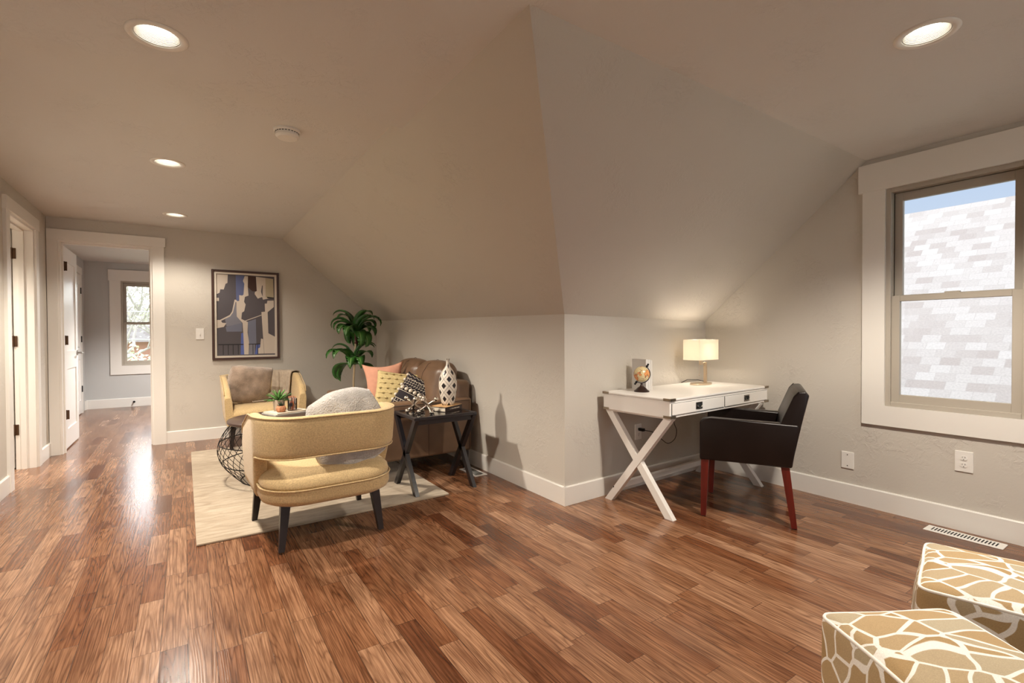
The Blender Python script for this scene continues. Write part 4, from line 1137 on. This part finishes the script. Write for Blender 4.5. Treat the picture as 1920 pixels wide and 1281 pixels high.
# ------------------------------------------------------------------ dracaena in the corner
t = thing('dracaena_plant', 'tall two-tiered dracaena plant in the corner behind the loveseat', 'plant', (1.63, 5.62, 0))
bm = BM(); lathe(bm, [(0, 0), (0.075, 0), (0.090, 0.24), (0.080, 0.24), (0.075, 0.21), (0, 0.21)], 32); obj('pot', bm, POTC, t, smooth='auto')
bm = BM(); tube(bm, [(-0.03, 0, 0.20), (-0.035, 0, 0.6), (-0.015, 0, 0.9), (0.0, 0, 1.17)], 0.011, 8); obj('trunk', bm, TRUNK, t, smooth=True)
bm = BM(); tube(bm, [(-0.005, 0, 1.03), (0, 0, 1.05), (0.0, 0, 1.13), (0.0, 0, 1.17)], 0.017, 10, radii=[.022, .016, .018, .024]); obj('stem_sheath', bm, REDN, t, smooth=True)
bm = BM(); rnd = random.Random(21)
for k in range(17):
    az = k*2.39996+0.4; el = radians([35, 58, 75, 5][k % 4])
    leaf_bm(bm, (0.012*cos(az), 0.012*sin(az), 1.15+0.02*(k % 3)), az, el, 0.36+rnd.uniform(-.03, .05), 0.070, 2.3+0.5*(k % 2), fold=0.35, n=13, wave=0.003)
obj('crown', bm, [LEAF, RIB], t, smooth=True)
bm = BM()
for k in range(13):
    az = k*2.39996+1.0; el = radians([35, 55, 82, 0][k % 4])
    leaf_bm(bm, (-0.03+0.012*cos(az), 0.012*sin(az), 0.80), az, el, 0.38+rnd.uniform(-.03, .05), 0.074, 2.3, fold=0.35, n=13, wave=0.003)
obj('crown', bm, [LEAF, RIB], t, smooth=True)

# ------------------------------------------------------------------ black side table
st = thing('side_table', 'black side table with crossed legs and a glassy top beside the loveseat', 'side table', (1.545, 3.345, 0.0))
sx0, sx1, sy0, sy1, sh = -0.245, 0.245, -0.205, 0.205, 0.555
bm = BM()
for lo, hi in (((sx0, sy0, sh-0.02), (sx0+0.03, sy1, sh)), ((sx1-0.03, sy0, sh-0.02), (sx1, sy1, sh)), ((sx0+0.03, sy0, sh-0.02), (sx1-0.03, sy0+0.03, sh)), ((sx0+0.03, sy1-0.03, sh-0.02), (sx1-0.03, sy1, sh))): box(bm, lo, hi, 0.002, 1)
obj('top_frame', bm, BLACKT, st)
obj('tabletop', box(BM(), (sx0+0.03, sy0+0.03, sh-0.014), (sx1-0.03, sy1-0.03, sh-0.0005)), BLKGL, st)
for y in (sy0+0.02, sy1-0.035): obj('apron', box(BM(), (sx0+0.03, y, sh-0.055), (sx1-0.03, y+0.015, sh-0.02)), BLACKT, st)
for x in (sx0+0.02, sx1-0.02):
    zz = 0.0135 if x < 0 else 0.0
    bm = BM(); beam(bm, (x-0.0, sy0+0.022, sh-0.02), (x, sy1-0.022, zz), 0.042, 0.030, (1, 0, 0)); obj('leg', bm, BLACKT, st)
    bm = BM(); beam(bm, (x-0.001, sy1-0.022, sh-0.02), (x-0.001, sy0+0.022, zz), 0.042, 0.028, (1, 0, 0)); obj('leg', bm, BLACKT, st)
# chrome jacks
def jack(label, loc, rot, sc=1.3):
    t = thing('metal_jack', label, 'sculpture', loc, 0, 'polished metal jacks on the side table')
    Rr = Matrix.Rotation(rot[2], 4, 'Z') @ Matrix.Rotation(rot[1], 4, 'Y') @ Matrix.Rotation(rot[0], 4, 'X')
    bm = BM(); L = 0.058*sc
    for ax in ((1, 0, 0), (0, 1, 0), (0, 0, 1)):
        v = (Rr @ Vector(ax))*L
        tube(bm, [v*-1, v*-0.5, v*0, v*0.5, v], 0.006*sc, 10, radii=[.0095*sc, .006*sc, .0075*sc, .006*sc, .0095*sc])
    obj('rods', bm, CHROME, t, smooth=True)
    for ax in ((1, 0, 0), (0, 1, 0), (0, 0, 1)):
        for s in (1, -1):
            v = (Rr @ Vector(ax))*L*s
            bm = BM(); bmesh.ops.create_uvsphere(bm, u_segments=16, v_segments=10, radius=0.0125*sc, matrix=Matrix.Translation(v)); obj('ball_end', bm, CHROME, t, smooth=True)
    return t
tilt = math.atan(math.sqrt(2)); R3 = 1.3*(0.058/math.sqrt(3)+0.0125)
jack('polished metal jack by the dark book, the one standing in front', (1.462, 3.285, 0.5555+R3), (pi/4, 0.6155, 0.55))
jack('polished metal jack at the loveseat-side corner of the side table', (1.408, 3.405, 0.5555+R3), (pi/4, 0.6155, 1.3))
bk = book('hardcover_book', 'dark hardcover book with tan top lying under the diamond vase', 0.145, 0.215, 0.034, (1.655, 3.375, 0.5555), 118, BLUECOV)
obj('top_cover', box(BM(), (-0.0725, -0.1075, 0.0341), (0.0725, 0.1075, 0.0352)), TANCOV, bk)
bm = BM()
for k, (a, b) in enumerate([(-0.07, -0.052), (-0.048, -0.036), (-0.03, 0.0), (0.006, 0.02), (0.026, 0.034), (0.048, 0.051)]):
    box(bm, (-0.0732, a, 0.013), (-0.0724, b, 0.019))
obj('spine_lettering', bm, PAPER, bk)
vz = thing('diamond_vase', 'tall white vase painted with black diamonds, on the dark book', 'vase', (1.672, 3.378, 0.5912))
prof = [(0.0, 0), (0.044, 0), (0.050, 0.02), (0.064, 0.09), (0.069, 0.15), (0.065, 0.20), (0.050, 0.245), (0.024, 0.285), (0.013, 0.315), (0.012, 0.335), (0.015, 0.352), (0.010, 0.352), (0.008, 0.33), (0.010, 0.31), (0.0, 0.30)]
def smooth_prof(p, k=4):
    out = []
    for i in range(len(p)-1):
        p0, p1, p2, p3 = p[max(i-1, 0)], p[i], p[i+1], p[min(i+2, len(p)-1)]
        for j in range(k):
            t_ = j/k
            out.append(tuple(max(0.0, 0.5*((2*p1[m])+(-p0[m]+p2[m])*t_+(2*p0[m]-5*p1[m]+4*p2[m]-p3[m])*t_**2+(-p0[m]+3*p1[m]-3*p2[m]+p3[m])*t_**3)) for m in range(2)))
    return out+[p[-1]]
bm = BM(); lathe(bm, prof[:2]+smooth_prof(prof[2:11])+prof[11:], 48); obj('body', bm, VASE, vz, smooth=True)

# ------------------------------------------------------------------ white campaign desk
DK = thing('campaign_desk', 'white two-drawer desk with crossed legs and metal corners', 'desk', (2.40, 1.89, 0), radians(3.2))
DW, DD, DH, DBt = 1.20, 0.53, 0.735, 0.618
obj('desk_case', box(BM(), (0, 0.004, DBt), (DW, DD, DH-0.014), 0.002, 1), WHITEL, DK)
obj('desktop', box(BM(), (-0.002, -0.002, DH-0.013), (DW+0.002, DD+0.002, DH), 0.003), WHITEL, DK)
NK = mat('aged_nickel', (0.36, 0.30, 0.23), 0.3, 0.9)
for x0 in (0.018, DW/2+0.008):
    x1 = x0+DW/2-0.026
    dr = obj('drawer', box(BM(), (x0, -0.004, DBt+0.018), (x1, 0.012, DH-0.030), 0.0015, 1), WHITEL, DK)
    bm = BM(); zz0, zz1 = DBt+0.0165, DH-0.0285
    for lo, hi in (((x0-0.002, 0.001, zz0), (x1+0.002, 0.0036, zz0+0.0015)), ((x0-0.002, 0.001, zz1-0.0015), (x1+0.002, 0.0036, zz1)), ((x0-0.002, 0.001, zz0), (x0-0.0005, 0.0036, zz1)), ((x1+0.0005, 0.001, zz0), (x1+0.002, 0.0036, zz1))): box(bm, lo, hi)
    obj('drawer_gap', bm, DARKH, dr)
    cx, cz = (x0+x1)/2-0.01, (zz0+zz1)/2+0.002
    pl = BM(); box(pl, (cx-0.036, -0.0065, cz-0.022), (cx+0.036, -0.004, cz+0.022), 0.001, 1); pull = obj('drawer_pull', pl, NICKEL, dr)
    bm = BM(); box(bm, (cx-0.026, -0.0072, cz-0.013), (cx+0.026, -0.0062, cz+0.015), 0.0003, 1); obj('recess', bm, DARKH, pull)
    bm = BM(); tube(bm, [(cx+0.024*cos(a), -0.011, cz+0.004-0.018*abs(sin(a))) for a in [pi*k/12 for k in range(13)]], 0.0028, 6); obj('ring', bm, NICKEL, pull, smooth=True)
for cx, sx_ in ((0, 1), (DW, -1)):
    for cy, sy_ in ((0, 1), (DD, -1)):
        bm = BM(); L = 0.048
        for z0, z1 in ((DH-0.014, DH+0.0012), (DBt-0.0012, DBt+0.014)):
            xa, xb = sorted((cx-sx_*0.0035, cx+sx_*L)); ya, yb = sorted((cy-sy_*0.0055, cy+sy_*0.003)); box(bm, (xa, ya, z0), (xb, yb, z1))
            xa, xb = sorted((cx-sx_*0.0035, cx+sx_*0.003)); ya, yb = sorted((cy-sy_*0.0055, cy+sy_*L)); box(bm, (xa, ya, z0), (xb, yb, z1))
        obj('corner_bracket', bm, NK, DK)
for x in (0.035, DW-0.085):
    bm = BM(); beam(bm, (x, 0.030, DBt-0.008), (x, DD-0.026, 0), 0.046, 0.038, (1, 0, 0)); obj('leg', bm, WHITEL, DK)
    bm = BM(); beam(bm, (x+0.004, DD-0.030, DBt-0.008), (x+0.004, 0.026, 0), 0.046, 0.036, (1, 0, 0)); obj('leg', bm, WHITEL, DK)
    obj('leg_plate', box(BM(), (x-0.02, 0.02, DBt-0.010), (x+0.024, DD-0.02, DBt)), WHITEL, DK)
obj('stretcher', box(BM(), (0.05, DD-0.105, 0.085), (DW-0.10, DD-0.075, 0.125), 0.002, 1), WHITEL, DK)
bm = BM(); tube(bm, [(0.0145, DD-0.075, 0.098), (0.0155, DD-0.075, 0.098)], 0.005, 10); obj('screw', bm, DARKH, DK)

def desk_w(x, y, z=0.735):
    a = radians(3.2); return (2.40+x*cos(a)-y*sin(a), 1.89+x*sin(a)+y*cos(a), z)
# lamp
lx, ly, _ = 3.305, 2.318, 0
LM = thing('table_lamp', 'brass-toned table lamp with a glowing rectangular white shade on the desk', 'lamp', (lx, ly, 0.7352), radians(3))
bm = BM(); box(bm, (-0.105, -0.065, 0), (0.105, 0.065, 0.010), 0.0035)
bm.free(); bm = BM(); lathe(bm, [(0, 0), (0.105, 0), (0.107, 0.003), (0.107, 0.009), (0.104, 0.011), (0, 0.011)], 40, mtx=Matrix.Diagonal((1, 0.62, 1, 1))); obj('base', bm, BRASS, LM, smooth='auto')
obj('pole', box(BM(), (0.050, -0.010, 0.010), (0.070, 0.010, 0.170), 0.002), BRASS, LM)
bm = BM(); box(bm, (0.0, -0.006, 0.156), (0.055, 0.006, 0.167), 0.002); tube(bm, [(0.0, 0, 0.150), (0.0, 0, 0.186)], 0.014, 16); obj('swing_arm', bm, BRASS, LM)
bm = BM(); tube(bm, [(-0.022, 0, 0.170), (-0.022, 0, 0.075)], 0.0012, 5); bmesh.ops.create_uvsphere(bm, u_segments=8, v_segments=6, radius=0.004, matrix=Matrix.Translation((-0.022, 0, 0.072))); obj('pull_chain', bm, BRASS, LM)
# shade: open box of thin linen
sw_, sd_, sz0, sz1 = 0.128, 0.070, 0.190, 0.345
bm = BM()
for lo, hi in (((-sw_, -sd_, sz0), (sw_, -sd_+0.002, sz1)), ((-sw_, sd_-0.002, sz0), (sw_, sd_, sz1)), ((-sw_, -sd_+0.002, sz0), (-sw_+0.002, sd_-0.002, sz1)), ((sw_-0.002, -sd_+0.002, sz0), (sw_, sd_-0.002, sz1))): box(bm, lo, hi)
shm, nt, b = new_mat('lamp_linen'); b.inputs['Base Color'].default_value = (0.9, 0.86, 0.78, 1); b.inputs['Roughness'].default_value = 0.9
tl = nt.nodes.new('ShaderNodeBsdfTranslucent'); tl.inputs[0].default_value = (0.95, 0.90, 0.82, 1); mx = nt.nodes.new('ShaderNodeMixShader'); mx.inputs[0].default_value = 0.55
nt.links.new(b.outputs[0], mx.inputs[1]); nt.links.new(tl.outputs[0], mx.inputs[2]); nt.links.new(mx.outputs[0], nt.nodes['Material Output'].inputs[0])
obj('lamp_shade', bm, shm, LM)
bm = BM()
tube(bm, [(0, 0, 0.186), (0, 0, 0.225)], 0.012, 12); obj('socket', bm, BRASS, LM)
bm = BM(); bmesh.ops.create_uvsphere(bm, u_segments=20, v_segments=14, radius=0.026, matrix=Matrix.Translation((0.0, 0, 0.262))); obj('bulb', bm, emis('lamp_bulb_glow', (1.0, 0.85, 0.6), 9.0), LM, smooth=True)
l = lamp('table_lamp_light', 'POINT', (0, 0, 0.262), LAMP_POWER, (1.0, 0.86, 0.70), shadow_soft_size=0.03); l.parent = LM
# cord: over the desk back, down to the outlet
bm = BM(); tube(bm, [(3.365, 2.318, 0.752), (3.33, 2.36, 0.765), (3.25, 2.40, 0.768), (3.21, 2.425, 0.745)], 0.0025, 6)
tag(obj('lamp_cord', bm, BLACKM, smooth=True), 'black lamp cord arching behind the lamp base on the desktop', 'cord')
pts = [(2.79, KY-0.018, 0.420), (2.80, KY-0.045, 0.418), (2.86, 2.40, 0.40), (2.94, 2.40, 0.345), (3.02, 2.40, 0.30), (3.10, 2.40, 0.325), (3.12, 2.40, 0.39), (3.09, 2.40, 0.45), (3.11, 2.40, 0.51), (3.19, 2.40, 0.56), (3.23, 2.40, 0.62)]
sm = []
for i in range(len(pts)-1):
    P = [Vector(pts[max(0, min(len(pts)-1, i+k))]) for k in (-1, 0, 1, 2)]
    for j in range(6):
        u = j/6; sm.append(0.5*((2*P[1])+(-P[0]+P[2])*u+(2*P[0]-5*P[1]+4*P[2]-P[3])*u*u+(-P[0]+3*P[1]-3*P[2]+P[3])*u**3))
t = thing('power_cord', 'black power cord looping from the outlet up under the desk', 'cord', (2.79, KY-0.018, 0.42))
bm = BM(); tube(bm, [p-Vector((2.79, KY-0.018, 0.42)) for p in sm], 0.0028, 6); obj('cable', bm, BLACKM, t, smooth=True)
obj('plug', box(BM(), (-0.012, -0.018, -0.010), (0.014, 0.028, 0.012), 0.004), BLACKM, t)

# globe
gx, gy = 2.565, 2.255
G = thing('desk_globe', 'small antique-style globe on a dark turned stand on the desk', 'globe', (gx, gy, 0.7352), radians(-28))
bm = BM(); lathe(bm, [(0, 0), (0.050, 0), (0.051, 0.005), (0.044, 0.011), (0.041, 0.012), (0.030, 0.024), (0.028, 0.026), (0.014, 0.036), (0.008, 0.046), (0.007, 0.060), (0, 0.062)], 36); obj('stand', bm, mat('dark_bronze_resin', (0.035, 0.018, 0.014), 0.3, 0.4), G, smooth='auto')
gc = Vector((0.0, 0, 0.118)); gr = 0.053
bm = BM(); bmesh.ops.create_uvsphere(bm, u_segments=40, v_segments=24, radius=gr); go = obj('globe_ball', bm, GLOBE, G, smooth=True); go.location = gc; go.rotation_euler = (0, radians(23), 0)
ax = Vector((sin(radians(35)), 0, cos(radians(35)))); px_ = Vector((cos(radians(35)), 0, -sin(radians(35))))
bm = BM(); tube(bm, [gc + (ax*cos(a)+px_*sin(a))*(gr+0.006) for a in [pi*k/24 for k in range(25)]], 0.003, 6); obj('meridian_arc', bm, BLACKM, G, smooth=True)
bm = BM()
for s in (1, -1):
    for d_, r_ in ((0.006, 0.005), (0.013, 0.0085), (0.021, 0.0045), (0.026, 0.007)):
        bmesh.ops.create_uvsphere(bm, u_segments=12, v_segments=8, radius=r_, matrix=Matrix.Translation(gc+ax*s*(gr+d_)))
obj('finial', bm, BLACKM, G, smooth=True)
# upright white books and bookend
def upright(label, x, y, w, d, h, rz, cov, name='upright_book'):
    t = thing(name, label, 'book', (x, y, 0.7352), radians(rz))
    obj('book_block', box(BM(), (-d/2+0.003, -w/2+0.004, 0.002), (d/2-0.003, w/2-0.004, h-0.003)), PAPER, t)
    bm = BM(); box(bm, (-d/2, -w/2, 0), (-d/2+0.003, w/2, h)); box(bm, (d/2-0.003, -w/2, 0), (d/2, w/2, h)); box(bm, (-d/2+0.003, -w/2, 0), (d/2-0.003, -w/2+0.003, h)); obj('cover', bm, cov, t)
    return t
COVW = mat('white_book_cover', (0.62, 0.60, 0.575), 0.5)
upright('grey-white upright book nearest the globe', 2.652, 2.345, 0.150, 0.022, 0.214, -10, GREYCOV if False else COVW)
upright('slim white upright book in the middle of the three', 2.673, 2.342, 0.150, 0.016, 0.212, -10, COVW)
upright('slim pale upright book against the wooden bookend', 2.692, 2.339, 0.145, 0.014, 0.208, -10, mat('pale_linen_cover', (0.60, 0.57, 0.53), 0.8))
t = thing('zigzag_bookend', 'small wooden zigzag bookend behind the upright books', 'bookend', (2.704, 2.335, 0.7352), radians(-10))
bm = BM(); prism(bm, [(0, 0), (0.022, 0.025), (0.004, 0.05), (0.022, 0.075), (0, 0.105)], 0.06, axis='Y', base=-0.03); obj('body', bm, TRUNK, t)

# ------------------------------------------------------------------ dark leather armchair at the desk
AC = thing('leather_armchair', 'dark brown leather armchair with red wooden legs at the desk', 'armchair', (2.978, 1.765, 0), radians(29))
hx, hy = 0.275, 0.245
for s in (-1, 1):
    x0, x1 = sorted((s*hx, s*(hx-0.07)))
    bm = BM(); pts = [(-hy-0.005, 0.355), (hy, 0.355), (hy, 0.585), (hy-0.012, 0.605), (hy-0.06, 0.612), (-hy-0.035, 0.605), (-hy-0.04, 0.59)]
    prism(bm, pts, x1-x0, axis='X', base=x0)
    bmesh.ops.bevel(bm, geom=list(bm.edges), offset=0.010, segments=3, profile=0.5, affect='EDGES')
    obj('armrest', bm, DLEATH, AC, smooth='auto')
bm = soft_box((-hx+0.072, -hy+0.07, 0.355), (hx-0.072, hy-0.004, 0.455), 0.02, n=10, puff=0.012); obj('seat', bm, DLEATH, AC, smooth=True)
bm = BM(); pts = [(-hy-0.002, 0.355), (-hy+0.085, 0.355), (-hy+0.055, 0.61), (-hy-0.010, 0.765), (-hy-0.035, 0.792), (-hy-0.070, 0.795), (-hy-0.088, 0.775), (-hy-0.045, 0.58)]
prism(bm, pts, 2*hx-0.004, axis='X', base=-hx+0.002)
bmesh.ops.bevel(bm, geom=list(bm.edges), offset=0.009, segments=3, profile=0.5, affect='EDGES')
br = obj('backrest', bm, DLEATH, AC, smooth='auto')
bm = BM()
for s in (-1, 1):
    x = s*(hx-0.001)
    tube(bm, [(x, -hy+0.050, 0.612), (x, -hy-0.012, 0.765), (x, -hy-0.036, 0.793)], 0.003, 5)
obj('piping', bm, DLEATH, br)
for sx_, sy_, bx, by in ((-1, 1, -0.245, 0.225), (1, 1, 0.245, 0.225), (-1, -1, -0.238, -0.262), (1, -1, 0.238, -0.262)):
    bm = BM(); beam(bm, (sx_*0.242, sy_*0.215, 0.357), (bx, by, 0.006), 0.044, 0.044, (1, 0, 0), 0.030, 0.030); lg = obj('leg', bm, MAHOG, AC)
    bm = BM(); lathe(bm, [(0, 0), (0.013, 0), (0.013, 0.007), (0, 0.007)], 12, (bx, by, 0)); obj('glide', bm, DARKH, lg)

# ------------------------------------------------------------------ printed ottomans
def ottoman(loc, rz, w, d, h, label, seed):
    t = thing('printed_ottoman', label, 'ottoman', loc, radians(rz), 'printed ottomans in the corner of the view')
    bm = soft_box((-w/2, -d/2, 0.03), (w/2, d/2, h), 0.026, n=26, puff=0.022)
    for v in bm.verts:
        if v.co.z > h-0.06: pass
        q = noise.noise_vector(v.co*6+Vector((seed, 0, 0))); v.co += Vector((q.x, q.y, 0))*0.006
    obj('upholstery', bm, PRINT, t, smooth=True)
    bm = BM(); pts = []
    r = 0.03
    for cx, cy, a0 in ((w/2-r, d/2-r, 0), (-w/2+r, d/2-r, pi/2), (-w/2+r, -d/2+r, pi), (w/2-r, -d/2+r, 1.5*pi)):
        for k in range(7):
            a = a0+k*pi/12; pts.append(Vector((cx+(r-0.004)*cos(a), cy+(r-0.004)*sin(a), h-0.009)))
    dense = []
    for i in range(len(pts)):
        a, b = pts[i], pts[(i+1) % len(pts)]; n = max(1, int((b-a).length/0.03))
        for k in range(n):
            p = a.lerp(b, k/n)
            q = noise.noise_vector(p*6+Vector((seed, 0, 0))); dense.append(p+Vector((q.x, q.y, 0))*0.006)
    tube(bm, dense, 0.0045, 6, closed=True); obj('welt', bm, WELT, t, smooth=True)
    for x in (-1, 1):
        for y in (-1, 1):
            bm = BM(); lathe(bm, [(0, 0), (0.02, 0), (0.024, 0.032), (0, 0.032)], 16, (x*(w/2-0.05), y*(d/2-0.05), 0)); obj('foot', bm, DARKW, t)
    return t
ottoman((1.425, 0.365, 0), -31, 0.355, 0.355, 0.40, 'gold and white leaf-print ottoman lowest in the view, its corner toward the floor planks', 1.0)
ottoman((1.985, 0.385, 0), -76, 0.37, 0.42, 0.40, 'gold and white leaf-print ottoman closer to the floor vent and window', 5.0)
